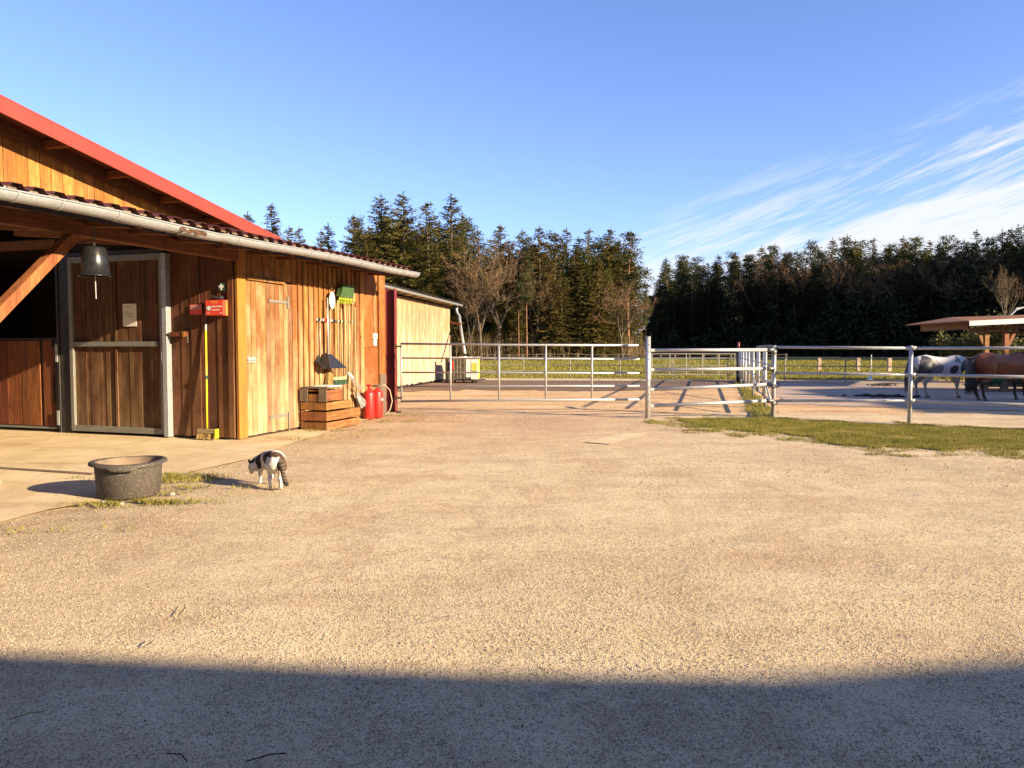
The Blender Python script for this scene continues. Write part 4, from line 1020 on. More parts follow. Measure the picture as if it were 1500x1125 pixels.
while px < 1160: pp.append((px, 530)); px += 20.5+rnd.uniform(-1, 1)
runfence('far_post_fence', 'row of short wooden posts with wires at the far end of the meadow', pp, [518.5+rnd.uniform(-.8, .8) for _ in pp], (.93,), r=.09, mat='greywood', rr=.035, square=True)
runfence('wooden_post_fence', 'widely spaced pale wooden fence posts standing in the meadow on the right', [(1200, 543), (1257, 543.5), (1302.5, 544), (1352, 545), (1405, 546)],
         [523, 524, 524, 524, 524], (.9, .45), r=.11, mat='greywood', rr=.012, pmat='shed', square=True)
wc = G(1274.5, 556); e = empty('white_marker_cone', (wc.x, wc.y, 0), label='small white marker cone in the grass by the meadow fence', cat='cone')
ob('cone_body', MB().lathe([(.16, 0), (.16, .02), (.09, .03), (.025, .42), (.002, .43)], n=16), 'white', e, smooth=True)
pl_ = G(1276, 540); e = empty('white_electric_post', (pl_.x, pl_.y, 0), label='thin pale electric fence stake rising above the meadow fence', cat='fence stake')
ob('stake', MB().tube((0, 0, 0), (0, 0, Y(1276, 520, pl_.y).z), .03, 6), 'white', e)
# dung heaps / dark soil lumps
def lumps(name, px, py, w, d, n, label):
    p = G(px, py); e = MB()
    for i in range(n):
        a, b = rnd.gauss(0, w/3), rnd.gauss(0, d/3); r_ = rnd.uniform(.04, .11)
        e.lathe([(.002, -.02), (r_, 0), (r_*.8, r_*.5), (.002, r_*.8)], (a, b, 0), 7, rnd.uniform(.7, 1.3), 1)
    o = ob(name, e, 'dung', smooth=True, label=label, cat='dung', kind='stuff'); o.location = (p.x, p.y, .0)
lumps('dung_pile', 1285, 581, 1.5, .8, 60, 'dark pile of dung on the grey paddock left of the spotted horse')
lumps('dung_pile', 1292, 565, .8, .5, 25, 'smaller dark dung pile behind the fence near the meadow edge')

# ------------------------------------------------------------------ pale shed beyond the gate
s0 = G(590, 568.5); TH2 = math.atan(182/F); SX = Vector((cos(TH2), -sin(TH2), 0)); SY = Vector((sin(TH2), cos(TH2), 0))
def SL(px, py, x=0):
    p = PL(px, py, s0+SX*x, SX); d = p-s0; return d.dot(SY), p.z
shd = empty('timber_shed', (s0.x, s0.y, 0), -TH2, label='pale plank shed with gutter and downpipe beyond the gate', cat='shed')
yS1, zS1 = SL(659, 449); yS0 = -3.2; gZ = 3.42
sw = empty('shed_wall', (0, 0, 0), 0, shd)
y = yS0; 
while y < yS1-.05:
    w = rnd.choice((.19, .22, .24)); w = min(w, yS1-y)
    ob('plank', MB().box(-.025, rnd.uniform(-.006, .006), y+.004, y+w-.005, .08+rnd.uniform(0, .05), gZ), 'shed', sw); y += w
ob('wall_core', MB().box(-.1, -.04, yS0, yS1, .05, gZ), 'inner', sw)
ob('end_wall', MB().box(-5, -.03, yS1-.05, yS1-.002, 0, gZ+.3), 'shed', shd)
ob('end_wall', MB().box(-5, -.11, yS0, yS0+.05, 0, gZ+.3), 'inner', shd)
rf = MB(); rf.extrude([(.42, 3.58), (-5, 3.95), (-5, 4.0), (.42, 3.63)], [((0, yS0-.3, 0), (1, 0, 0), (0, 0, 1)), ((0, yS1+.35, 0), (1, 0, 0), (0, 0, 1))])
sr = ob('roof', rf, 'darksteel', shd)
y = yS0-.2
while y < yS1+.3:
    ob('roof_rib', MB().extrude([(.44, 3.632), (-5, 4.002), (-5, 4.04), (.44, 3.67)], [((0, y, 0), (1, 0, 0), (0, 0, 1)), ((0, y+.10, 0), (1, 0, 0), (0, 0, 1))]), 'darksteel', sr); y += .28
y = yS0+.3
while y < yS1:
    ob('rafter', MB().extrude([(-.03, 3.48), (.34, 3.46), (.34, 3.575), (-.03, 3.60)], [((0, y, 0), (1, 0, 0), (0, 0, 1)), ((0, y+.08, 0), (1, 0, 0), (0, 0, 1))]), 'handle', shd); y += 1.05
c = MB(); gxx = .46
vs = []
for yy in (yS0-.3, yS1+.45):
    for k in range(9): a = pi+pi*k/8; vs.append((gxx+.075*cos(a), yy, 3.56+.075*sin(a)))
    for k in range(9): a = 2*pi-pi*k/8; vs.append((gxx+.068*cos(a), yy, 3.56+.068*sin(a)))
c.add(vs, [(k, (k+1) % 18, 18+(k+1) % 18, 18+k) for k in range(18)] + [tuple(range(18)), tuple(reversed(range(18, 36)))])
ob('gutter', c, 'gutter', shd, smooth=False)
def shp(px, py, yv):
    p = Y(px, py, yv); d = p-s0; return Vector((d.dot(SX), d.dot(SY), p.z))
yv = (s0+SY*(yS1+.35)).y
ob('downpipe', MB().path([shp(670.5, 448, yv), shp(668.5, 453, yv), shp(669.5, 458, yv), shp(673, 463, yv-.1), shp(675, 480, yv-.6), shp(681, 518, yv-2.6)], .06, 10), 'gutter', shd, smooth=True)
ob('pipe_strut', MB().bar(shp(659.5, 472, yv-.4), shp(675, 475, yv-.6), .07, .12), 'stall', shd)

# ------------------------------------------------------------------ water tank on trolley
q = G(690, 561.5); tk = empty('water_tank', (q.x, q.y, 0), R(-15), label='caged water tank with a yellow label on a low trolley by the shed', cat='water tank')
TW, TD, T0, T1 = .92, 1.15, .16, 1.10
ob('tank_body', MB().box(-TW+.03, -.03, .03, TD-.03, T0+.03, T1-.03), 'tank', tk, bevel=.05)
ob('corner_sheet', MB().box(-.22, -.02, -.02, -.012, T0+.1, T1), 'white', tk)
ob('yellow_panel', MB().box(.012, .022, .02, TD, T0+.02, T1-.02), 'tanklabel', tk)
ob('pale_panel', MB().box(.0, .30, -.012, -.004, T0+.02, T1-.02), 'white', tk)
ob('yellow_label', MB().box(.03, .27, -.018, -.0125, T0+.32, T0+.72), 'tanklabel', tk)
ob('label_print', MB().box(.05, .25, -.022, -.0185, T0+.28, T0+.36), 'greenpl', tk)
ob('red_canister', MB().box(-TW+.0, -TW+.14, -.12, -.03, T0+.42, T0+.78), 'red', tk, bevel=.02)
for i in range(5): z = T0+.05+i*(T1-T0-.07)/4; ob('cage_bar', MB().box(-TW, 0, -.010, .008, z-.01, z+.01).box(-.008, .010, .01, TD, z-.01, z+.01), 'galvd', tk)
for i in range(7): x = -TW+i*TW/6; ob('cage_bar', MB().tube((x, .0, T0), (x, .0, T1), .009, 6), 'galvd', tk)
ob('cage_top', MB().box(-TW-.02, .03, -.03, 0.0, T1, T1+.03).box(-TW-.02, .03, TD, TD+.03, T1, T1+.03), 'white', tk)
ob('trolley_deck', MB().box(-TW-.05, .3, -.05, TD, .11, .155), 'darksteel', tk)
for x in (-.75, -.35, .05, .22): ob('wheel', MB().tube((x-.03, .05, .06), (x+.03, .05, .06), .06, 12), 'rubber', tk)
ob('lid', MB().lathe([(.11, 0), (.11, .03), (.09, .05), (.002, .05)], (-.45, .5, T1), 16), 'white', tk)
q = G(656.5, 561); e = empty('black_barrel', (q.x, q.y, 0), label='narrow black barrel between the pale shed and the caged water tank', cat='barrel')
ob('barrel_wall', MB().lathe([(.002, 0), (.12, 0), (.125, .1), (.125, 1.05), (.12, 1.1), (.002, 1.1)], n=16), 'blackpl', e, smooth=True)

# ------------------------------------------------------------------ open shelter at right
q = G(1432, 572); ys_ = q.y; sh_ = empty('open_shelter', (q.x, q.y, 0), 0, label='open timber hay shelter with a low sloping roof behind the horses', cat='shelter')
def HP(px, py, y=None):
    p = Y(px, py, y or ys_); return Vector((p.x-q.x, p.y-q.y, p.z))
yN, yF = ys_, ys_+4.5
tipF = HP(1326, 477.5, yF); kF = HP(1392, 466.5, yF); rF = HP(1620, 459, yF)
nL = HP(1419, 471.5, ys_-.6); nR = HP(1620, 462.5, ys_-.6)
# roof sheet as a thick bent plate: near edge (nL..nR), far edge (tipF..kF..rF)
rp_ = [tipF, nL, nR, rF, kF]
c = MB(); top = [p+Vector((0, 0, .05)) for p in rp_]
c.add(rp_+top, [(0, 4, 3, 2, 1), (5, 6, 7, 8, 9)] + [(i, (i+1) % 5, 5+(i+1) % 5, 5+i) for i in range(5)])
ob('roof_deck', c, 'shelter', sh_)
ob('white_fascia', MB().bar(nL+Vector((0, -.03, -.05)), nR+Vector((0, -.03, -.05)), .03, .17), 'gutter', sh_)
ob('eaves_beam', MB().bar(HP(1350, 480, yF-1), HP(1419, 476, ys_+.4), .08, .30), 'shelter', sh_)
ob('eaves_beam', MB().bar(HP(1418, 484), HP(1560, 474), .10, .15), 'shelter', sh_)
ob('tie_beam', MB().bar(HP(1440, 488, ys_+1.5), HP(1600, 487, ys_+1.5), .08, .10), 'shelter', sh_)
for px in (1444.5, 1473.5, 1540): ob('post', MB().bar(Vector((HP(px, 520).x, 0, 0)), HP(px, 479)-Vector((0, 0, .0)), .15, .15), 'shelter', sh_)
for a, b in (((1432, 483), (1441, 505)), ((1489, 480), (1477, 505)), ((1527, 480), (1537, 505))): ob('brace', MB().bar(HP(*a), HP(*b), .09, .10), 'shelter', sh_)
# hay rack
hr = empty('hay_rack', (q.x, q.y-.9, 0), 0, label='wooden plank hay rack with a green net under the shelter roof', cat='hay rack')
def RP(px, py):
    p = Y(px, py, q.y-.9); return Vector((p.x-q.x, 0, p.z))
for (y0, y1) in ((540, 553), (554, 567), (568, 577)):
    a, b = RP(1443, y1), RP(1620, y0); 
    for xx0, xx1 in ((a.x, (a.x+b.x)/2-.01), ((a.x+b.x)/2, b.x)): ob('board', MB().box(xx0, xx1, -.015, .015, a.z, b.z-.02), 'greywood', hr)
for px in (1444, 1466, 1500): x = RP(px, 560).x; ob('leg', MB().box(x-.05, x+.05, -.06, -.02, 0, RP(px, 540).z), 'greywood', hr)
for px in range(1445, 1500, 8): x = RP(px, 560).x; ob('rack_slat', MB().box(x-.03, x+.03, .02, .04, .4, 1.2), 'shed', hr)
c = MB()
for (px, py) in ((1450, 552), (1494, 552)):
    o_ = RP(px, py); c.lathe([(.002, -.25), (.3, -.18), (.42, 0), (.36, .15), (.002, .2)], (o_.x, -.2, o_.z), 14, 1, .5)
ob('hay_net', c, 'greennet', hr, smooth=True)
# pale antenna-like frame at far right
e = empty('tubular_gantry', (q.x+1.2, q.y+8, 0), label='thin pale metal tube frame rising above the shelter roof', cat='gantry')
def EP(px, py): p = Y(px, py, q.y+8); return Vector((p.x-q.x-1.2, 0, p.z))
ob('tube', MB().path([EP(1472, 470), EP(1488, 454), EP(1500, 450), EP(1560, 446)], .04, 8).path([EP(1488, 452), EP(1560, 440)], .03, 8).tube(EP(1482, 530), EP(1490, 494), .03), 'gutter', e)
ob('leg', MB().tube(EP(1482, 530), (EP(1482, 530).x, 0, 0), .03).tube(EP(1472, 470), (EP(1472, 470).x, 0, 0), .03), 'gutter', e)

# ------------------------------------------------------------------ animals: one continuous skin each
def organic(name, chains, voxel, mat, parent, paint, smooth_it=6):
    """chains: [[(x,y,z,r), ...], ...] merged into one skin; paint(co)->rgb"""
    import bmesh
    bm = bmesh.new(); bmesh.ops.create_icosphere(bm, subdivisions=2, radius=1)
    U = np.array([v.co[:] for v in bm.verts]); T = np.array([[v.index for v in f.verts] for f in bm.faces]); bm.free()
    V = []; Tt = []; b = 0
    for ch in chains:
        for i in range(len(ch)):
            a = np.array(ch[i]); segs = [a]
            if i+1 < len(ch):
                c_ = np.array(ch[i+1]); L_ = np.linalg.norm(a[:3]-c_[:3]); n_ = max(1, int(L_/(min(a[3], c_[3])*.28)))
                segs = [a+(c_-a)*k/n_ for k in range(n_)]
            for s_ in segs: V.append(U*s_[3]+s_[:3]); Tt.append(T+b); b += len(U)
    V = np.concatenate(V); Tt = np.concatenate(Tt)
    me = npmesh(name, V, Tt, mat); o = bpy.data.objects.new('tmp', me); COL.objects.link(o)
    r = o.modifiers.new('r', 'REMESH'); r.mode = 'VOXEL'; r.voxel_size = voxel
    s = o.modifiers.new('s', 'SMOOTH'); s.iterations = smooth_it; s.factor = .5
    me2 = bpy.data.meshes.new_from_object(o.evaluated_get(bpy.context.evaluated_depsgraph_get()))
    bpy.data.objects.remove(o); bpy.data.meshes.remove(me); me2.name = name
    at = me2.color_attributes.new('coat', 'FLOAT_COLOR', 'POINT'); n = len(me2.vertices); co = np.zeros(n*3, np.float32); me2.vertices.foreach_get('co', co); co = co.reshape(-1, 3)
    col_ = np.ones((n, 4), np.float32)
    for i in range(n): col_[i, :3] = paint(Vector(co[i]))
    at.data.foreach_set('color', col_.ravel()); me2.polygons.foreach_set('use_smooth', np.ones(len(me2.polygons), bool))
    me2.materials.clear(); me2.materials.append(M[mat])
    return inst(me2, name, parent)
def blob(p, c, r, s=.25, f=1.0):
    n = noise.noise(p*f*9)*s
    return (Vector(((p.x-c[0])/r[0], (p.y-c[1])/r[1], (p.z-c[2])/r[2])).length + n) < 1

# cat: standing with its back to us, head lowered to the left
cq = G(403, 717.5); cat = empty('cat', (cq.x, cq.y, .006), 0, label='white cat with dark patches and a banded tail walking away across the yard', cat='cat')
K = 1.17
def sc(ch): return [(p[0]*K*(1.42 if p[0] < -.06 else 1), *(c*K for c in p[1:])) for p in ch]
cat_ch = [
 [(.012, .02, .225, .084), (-.025, .10, .245, .090), (-.07, .19, .245, .084), (-.115, .27, .232, .072), (-.15, .31, .205, .062)],
 [(-.02, .10, .205, .070), (-.07, .19, .20, .070), (-.12, .27, .19, .062)],
 [(-.15, .30, .215, .062), (-.175, .305, .195, .062), (-.195, .30, .165, .056)], [(-.12, .28, .20, .066), (-.165, .30, .165, .055)],
 [(-.200, .29, .170, .049), (-.212, .297, .15, .041), (-.220, .312, .120, .026), (-.224, .320, .100, .019)],
 [(-.228, .285, .205, .014), (-.238, .28, .226, .004)], [(-.195, .275, .205, .014), (-.195, .268, .226, .004)],
 # hind legs
 [(-.038, .03, .205, .058), (-.050, .065, .14, .036), (-.046, .0, .085, .018), (-.046, .008, .03, .0145), (-.050, .03, .012, .016), (-.056, .045, .010, .014)],
 [(.045, .02, .205, .058), (.048, .055, .14, .036), (.050, -.015, .085, .018), (.052, -.008, .03, .0145), (.050, .012, .012, .016), (.045, .028, .010, .014)],
 # front legs
 [(-.145, .255, .17, .040), (-.150, .245, .11, .021), (-.155, .27, .05, .0145), (-.158, .275, .014, .015), (-.166, .29, .010, .014)],
 [(-.085, .29, .17, .040), (-.088, .275, .11, .021), (-.092, .285, .05, .0145), (-.095, .29, .014, .015), (-.104, .305, .010, .014)],
]
cat_ch = [sc(c) for c in cat_ch]
def cat_paint(p):
    q = p/K; n = noise.noise(q*30)*.012
    dark = (.030, .020, .014); tab = (.10, .055, .028) if noise.noise(q*70) > -.1 else (.03, .02, .013); white = (.62, .56, .47)
    if blob(q, (-.215, .23, .235), (.055, .055, .085), .18, 2): return dark
    if blob(q, (-.095, .09, .275), (.075, .055, .070), .18, 2): return dark
    if q.z > .285 + n and q.y < .07: return tab
    if blob(q, (.075, .0, .225), (.045, .09, .09), .2, 2): return tab
    if blob(q, (-.31, .27, .215), (.06, .035, .03), .1, 2): return dark
    return white
organic('cat_body', cat_ch, .0055, 'cat', cat, cat_paint, 10)
tail_pts = [(.03, -.01, .245), (.065, -.045, .232), (.092, -.07, .19), (.100, -.08, .14), (.113, -.085, .09), (.130, -.085, .055)]
fine = []
for i in range(len(tail_pts)-1):
    for k in range(5): a, b = Vector(tail_pts[i]), Vector(tail_pts[i+1]); fine.append(tuple(a.lerp(b, k/5)))
tl = [(p[0], p[1], p[2], .025 if i < 8 else .0225) for i, p in enumerate(fine)]
def tail_paint(p):
    q = p/K
    if q.z < .085: return (.014, .011, .010)
    return (.10, .07, .045) if math.sin(q.z*230+noise.noise(q*20)*2) > .25 else (.035, .024, .016)
organic('tail', [sc(tl)], .006, 'cat', cat, tail_paint, 3)

def horse(root_p, rz, label, paint, coat_tail, scale, head_down, name='horse', leg=0):
    h = empty(name, root_p, rz, label=label, cat='horse'); h.scale = (scale,)*3
    ch = [
     [(-.66, 0, 1.02, .25), (-.45, 0, 1.04, .27), (-.2, 0, .99, .27), (.08, 0, .95, .29), (.35, 0, .96, .28), (.58, 0, 1.0, .25)],
     [(-.55, .08, .93, .24), (-.5, .1, .85, .20)], [(-.55, -.08, .93, .24), (-.5, -.1, .85, .20)],
     [(-.2, 0, .90, .26), (.1, 0, .86, .27), (.4, 0, .86, .25)],
     [(.3, 0, 1.14, .13), (.5, 0, 1.18, .12), (.62, 0, 1.14, .14)], [(.55, .07, .92, .19)], [(.55, -.07, .92, .19)],
    ]
    for s_, off in ((.15, 0), (-.15, .10 if leg else -.06)):
        ch.append([(-.55, s_*.8, .80, .17), (-.46+off*.5, s_, .66, .12), (-.66+off, s_, .46, .065), (-.64+off, s_, .30, .040), (-.62+off, s_, .15, .045), (-.57+off, s_, .075, .042)])
    for s_, off in ((.13, .10 if leg else 0), (-.13, -.08 if leg else .05)):
        ch.append([(.52, s_*.9, .80, .13), (.52+off*.5, s_, .62, .085), (.55+off*.8, s_, .42, .056), (.55+off, s_, .27, .038), (.56+off, s_, .14, .042), (.60+off, s_, .075, .040)])
    if head_down:
        ch += [[(.62, 0, 1.08, .20), (.85, 0, .98, .16), (1.05, 0, .82, .13), (1.18, 0, .66, .11)], [(1.18, 0, .68, .11), (1.24, 0, .55, .10), (1.30, 0, .38, .07), (1.33, 0, .26, .062)],
               [(1.13, .06, .80, .03), (1.11, .07, .88, .012)], [(1.13, -.06, .80, .03), (1.11, -.07, .88, .012)]]
    else:
        ch += [[(.62, 0, 1.10, .20), (.85, 0, 1.18, .16), (1.05, 0, 1.30, .13), (1.18, 0, 1.42, .11)], [(1.18, 0, 1.42, .11), (1.30, 0, 1.36, .10), (1.46, 0, 1.22, .07), (1.55, 0, 1.14, .062)],
               [(1.13, .06, 1.50, .03), (1.12, .07, 1.60, .012)], [(1.13, -.06, 1.50, .03), (1.12, -.07, 1.60, .012)]]
    organic('horse_body', ch, .024, 'horse', h, paint, 7)
    for (x, s_) in ((-.57, .15), (-.57+(.10 if leg else -.06), -.15), (.60+(.10 if leg else 0), .13), (.60+(-.08 if leg else .05), -.13)):
        ob('hoof', MB().lathe([(.002, 0), (.062, 0), (.048, .065), (.002, .066)], (x+.01, s_, .0), 12), 'hoof', h, smooth=True)
    c = MB()
    for i in range(130):
        a, b = rnd.uniform(-1, 1), rnd.uniform(-1, 1); x = -.86+.03*a
        c.path([(-.84+.03*a, .04*b, 1.14), (-.94+.05*a, .07*b, 1.06), (-.97+.08*a, .10*b, .75), (-.96+.10*a, .10*b, .33+rnd.uniform(-.2, .12))], [.014, .020, .018, .004], 4)
    ob('tail', c, coat_tail, h)
    c = MB()
    n0, n1 = ((.55, 1.27), (1.14, .86)) if head_down else ((.55, 1.27), (1.10, 1.52))
    for i in range(70):
        t = rnd.random(); x, z = n0[0]+(n1[0]-n0[0])*t, n0[1]+(n1[1]-n0[1])*t
        c.path([(x, 0, z), (x+rnd.uniform(-.02, .02), -.13, z-.05), (x+rnd.uniform(-.04, .03), -.17, z-.25)], [.010, .010, .003], 4)
    ob('mane', c, coat_tail, h)
    return h
def pinto(p):
    n = noise.noise(p*2.1+Vector((4, 0, 0))) + .4*noise.noise(p*7)
    w = (.50, .47, .46); d = (.045, .042, .052); g = (.16, .15, .165)
    if p.z < .62: return (.34, .28, .23)
    if blob(p, (-.55, -.1, .95), (.24, .5, .30), .25, .3): return d
    if blob(p, (-.25, -.1, .92), (.20, .5, .22), .4, .4): return g
    if blob(p, (.30, -.2, .86), (.13, .5, .13), .4, .5): return d
    if blob(p, (.72, -.1, .93), (.22, .5, .24), .3, .3): return d
    if n > .42 and p.x < .5: return g
    return w
def bay(p):
    n = noise.noise(p*3)
    if p.z < .50: return (.022, .014, .010)
    c = (.20, .055, .017); return tuple(x*(1+.35*n) for x in c)
hp = G(1384, 583.5); horse((hp.x, hp.y+.3, .005), R(4), 'white and dark grey spotted horse standing behind the pipe fence', pinto, 'hairgrey', .99, True, leg=1)
hp = G(1466, 586.5); horse((hp.x, hp.y, .005), R(10), 'chestnut brown horse with black tail at the right edge of the picture', bay, 'hairdark', 1.05, False)

# ------------------------------------------------------------------ trees
def tri_fan(cen, d, side, L, Wd):
    """arrays of needle sprays: triangle base at cen, tip cen+d*L"""
    return np.stack([cen-side*Wd[:, None], cen+side*Wd[:, None], cen+d*L[:, None]], 1)
def unit(a): return a/np.maximum(np.linalg.norm(a, axis=1, keepdims=True), 1e-6)
def cone_trunk(H, r0, rs, n=7, bend=.15):
    mb = MB(); pts = []; rr = []
    for i in range(9):
        t = i/8; pts.append((bend*sin(t*3+rs.rand())*t, bend*cos(t*2.3)*t, H*t)); rr.append(r0*(1-t)**.9+.02)
    mb.path(pts, rr, n); me = bpy.data.meshes.new('trunk'); me.from_pydata(mb.v, [], mb.f); return me
def spruce(seed, H=20, Rm=3.4, z0=1.2, dens=1.0, mt='spruce'):
    rs = np.random.RandomState(seed); C_, D_, S_, L_, W_2 = [], [], [], [], []
    z = z0
    while z < H-.25:
        t = (z-z0)/(H-z0); Rr = Rm*((1-t)**.66)*(.80+.34*rs.rand())+.10
        nb = int((6+rs.randint(3))*dens)
        for k in range(nb):
            a = rs.rand()*2*pi; Lb = Rr*(.65+.5*rs.rand()); rise = .30-.75*(1-t)+.15*rs.randn()
            ns = max(3, int(Lb/.14)); s = np.linspace(.12, 1, ns)
            droop = rise*Lb*s - .16*Lb*s**2 + .30*Lb*s**4*.6
            px_ = cos(a)*Lb*s; py_ = sin(a)*Lb*s; pz_ = z+droop
            base = np.stack([px_, py_, pz_], 1)
            for r_ in range(3):
                m_ = len(s); dirv = np.stack([np.full(m_, cos(a)), np.full(m_, sin(a)), np.zeros(m_)], 1)
                side = np.stack([np.full(m_, -sin(a)), np.full(m_, cos(a)), np.zeros(m_)], 1)
                sg = rs.choice([-1, 1], m_)[:, None]
                d = unit(dirv*(.5+.3*rs.rand(m_, 1)) + side*sg*(.9*rs.rand(m_, 1)) + np.array([[0, 0, -1.0]])*(.15+.55*rs.rand(m_, 1)))
                C_.append(base+rs.randn(m_, 3)*.05); D_.append(d); S_.append(unit(np.cross(d, rs.randn(m_, 3)))); L_.append((.24+.28*rs.rand(m_))*(.6+.4*(1-t))); W_2.append(.035+.042*rs.rand(m_))
        z += .26+.10*rs.rand()
    # leader
    m_ = 14; zc = np.linspace(H-.8, H, m_); C_.append(np.stack([np.zeros(m_), np.zeros(m_), zc], 1)); d = unit(np.concatenate([rs.randn(m_, 2), np.full((m_, 1), .9)], 1)); D_.append(d); S_.append(unit(np.cross(d, rs.randn(m_, 3)))); L_.append(np.full(m_, .30)); W_2.append(np.full(m_, .05))
    V = tri_fan(np.concatenate(C_), np.concatenate(D_), np.concatenate(S_), np.concatenate(L_), np.concatenate(W_2)).reshape(-1, 3)
    me = npmesh('spruce_crown', V, np.arange(len(V)), mt); tr = cone_trunk(H-.3, .22, rs); tr.materials.append(M['barkd']); return me, tr
def pine(seed, H=18, Rm=3.0, base=.45):
    rs = np.random.RandomState(seed); C_, D_, S_, L_, W_2 = [], [], [], [], []; limbs = MB()
    z = H*base
    while z < H-.2:
        t = (z-H*base)/(H*(1-base)); Rr = Rm*(.62+.38*sin(min(1, t*1.6+.25)*pi*.62))*(1-t**1.2*.86)
        for k in range(rs.randint(3, 5)):
            a = rs.rand()*2*pi; Lb = Rr*(.5+.6*rs.rand()); up = .18+.25*rs.rand()
            tip = np.array([cos(a)*Lb, sin(a)*Lb, z+Lb*up]); limbs.path([(0, 0, z), (tip[0]*.5, tip[1]*.5, z+Lb*up*.35), tuple(tip)], [.05, .035, .012], 4, False)
            for q_ in range(max(2, int(Lb*2.6))):
                s = .35+.65*rs.rand(); cen = np.array([cos(a)*Lb*s, sin(a)*Lb*s, z+Lb*up*s*s]) + rs.randn(3)*np.array([.30, .30, .22])
                m_ = 26; off = rs.randn(m_, 3)*np.array([.24, .24, .17]); d = unit(off*1.2+np.array([[0, 0, .25]])+rs.randn(m_, 3)*.2)
                C_.append(cen+off); D_.append(d); S_.append(unit(np.cross(d, rs.randn(m_, 3)))); L_.append(.18+.16*rs.rand(m_)); W_2.append(.05+.035*rs.rand(m_))
        z += .45+.25*rs.rand()
    V = tri_fan(np.concatenate(C_), np.concatenate(D_), np.concatenate(S_), np.concatenate(L_), np.concatenate(W_2)).reshape(-1, 3)
    me = npmesh('pine_crown', V, np.arange(len(V)), 'pine')
    tr = cone_trunk(H-.3, .20, rs, bend=.35); tr.materials.append(M['barkp'])
    lb = bpy.data.meshes.new('limbs'); lb.from_pydata(limbs.v, [], limbs.f); lb.materials.append(M['barkp'])
    return me, tr, lb
def bare(seed, H=13, spread=1.0):
    rs = random.Random(seed); limbs = MB(); tw = []
    def grow(p, d, L, r, lev):
        pts = [p]; q = p; dd_ = d.copy()
        for i in range(3):
            dd_ = (dd_ + Vector((rs.gauss(0, .13), rs.gauss(0, .13), rs.gauss(.04, .08)))).normalized(); q = q+dd_*L/3; pts.append(q)
        if lev < 4: limbs.path(pts, [r, r*.85, r*.7, r*.55], 5 if lev < 2 else 3, False)
        else:
            for a, b in zip(pts[:-1], pts[1:]): tw.append((a, b, r))
        if lev >= 6 or L < .25: return
        for k in range(3 if lev < 5 else 4):
            t = rs.uniform(.35, 1.0) if k else 1.0; o_ = p.lerp(q, t) if k else q
            ax = dd_.orthogonal().normalized(); ax.rotate(Matrix.Rotation(rs.uniform(0, 2*pi), 3, dd_)); ang = rs.uniform(.3, .85)*spread
            nd = (dd_*cos(ang)+ax*sin(ang)); nd.z += .12; grow(o_, nd.normalized(), L*rs.uniform(.58, .80), r*.58, lev+1)
    trunkH = H*.30; trk = MB(); top_ = Vector((rs.uniform(-.3, .3), rs.uniform(-.3, .3), trunkH)); trk.path([(0, 0, -.1), (top_.x*.5, top_.y*.5, trunkH*.5), tuple(top_)], [H*.016, H*.013, H*.011], 7, False)
    for k in range(4): a = rs.uniform(0, 2*pi); grow(top_-Vector((0, 0, rs.uniform(0, 1.2))), Vector((cos(a)*.42*spread, sin(a)*.42*spread, 1)).normalized(), H*.27, H*.008, 1)
    A = np.array([t[0][:] for t in tw]); B = np.array([t[1][:] for t in tw]); d = unit(B-A); sd_ = unit(np.cross(d, np.random.RandomState(seed).randn(len(A), 3)))
    r_ = np.array([max(.011, t[2]) for t in tw])[:, None]*1.1
    V = np.stack([A-sd_*r_, A+sd_*r_, B+sd_*r_*.6, B-sd_*r_*.6], 1).reshape(-1, 3); n = len(A); i4 = np.arange(n)*4
    T = np.stack([i4, i4+1, i4+2, i4, i4+2, i4+3], 1).reshape(-1, 3)
    me = npmesh('twigs', V, T, 'twig'); tm = bpy.data.meshes.new('trunk'); tm.from_pydata(trk.v, [], trk.f); tm.materials.append(M['barkg'])
    lb = bpy.data.meshes.new('limbs'); lb.from_pydata(limbs.v, [], limbs.f); lb.materials.append(M['barkg']); return me, tm, lb
SP_SHADE = [spruce(51, 20, 3.6, .8, .9, 'shadetone'), spruce(52, 20, 3.1, .6, .9, 'shadetone')]  # spruces with the right wood's shade put into the needle colour
SP = [spruce(21, 20, 3.3), spruce(22, 20, 2.8, 1.5), spruce(23, 20, 3.8, 1.0), spruce(24, 20, 2.5, 2.5, .9), spruce(25, 20, 3.1, 1.2, .8)]
PN = [pine(31), pine(32, 18, 2.6, .55), pine(33, 18, 3.2, .35), pine(34, 18, 2.8, .5)]
BR = [bare(41), bare(42, 13, .8), bare(43, 13, 1.15), bare(44, 13, .9)]
print('tree tris', [len(a[0].polygons) for a in SP+PN+BR])
trn = random.Random(5)
ORD = 'first second third fourth fifth sixth seventh eighth ninth tenth eleventh twelfth thirteenth fourteenth fifteenth sixteenth seventeenth eighteenth nineteenth twentieth'.split()
def ordw(i): return ORD[i] if i < 20 else ('twenty-' + ORD[i-20] if i < 29 else 'thirtieth' if i == 29 else 'thirty-' + ORD[i-30])
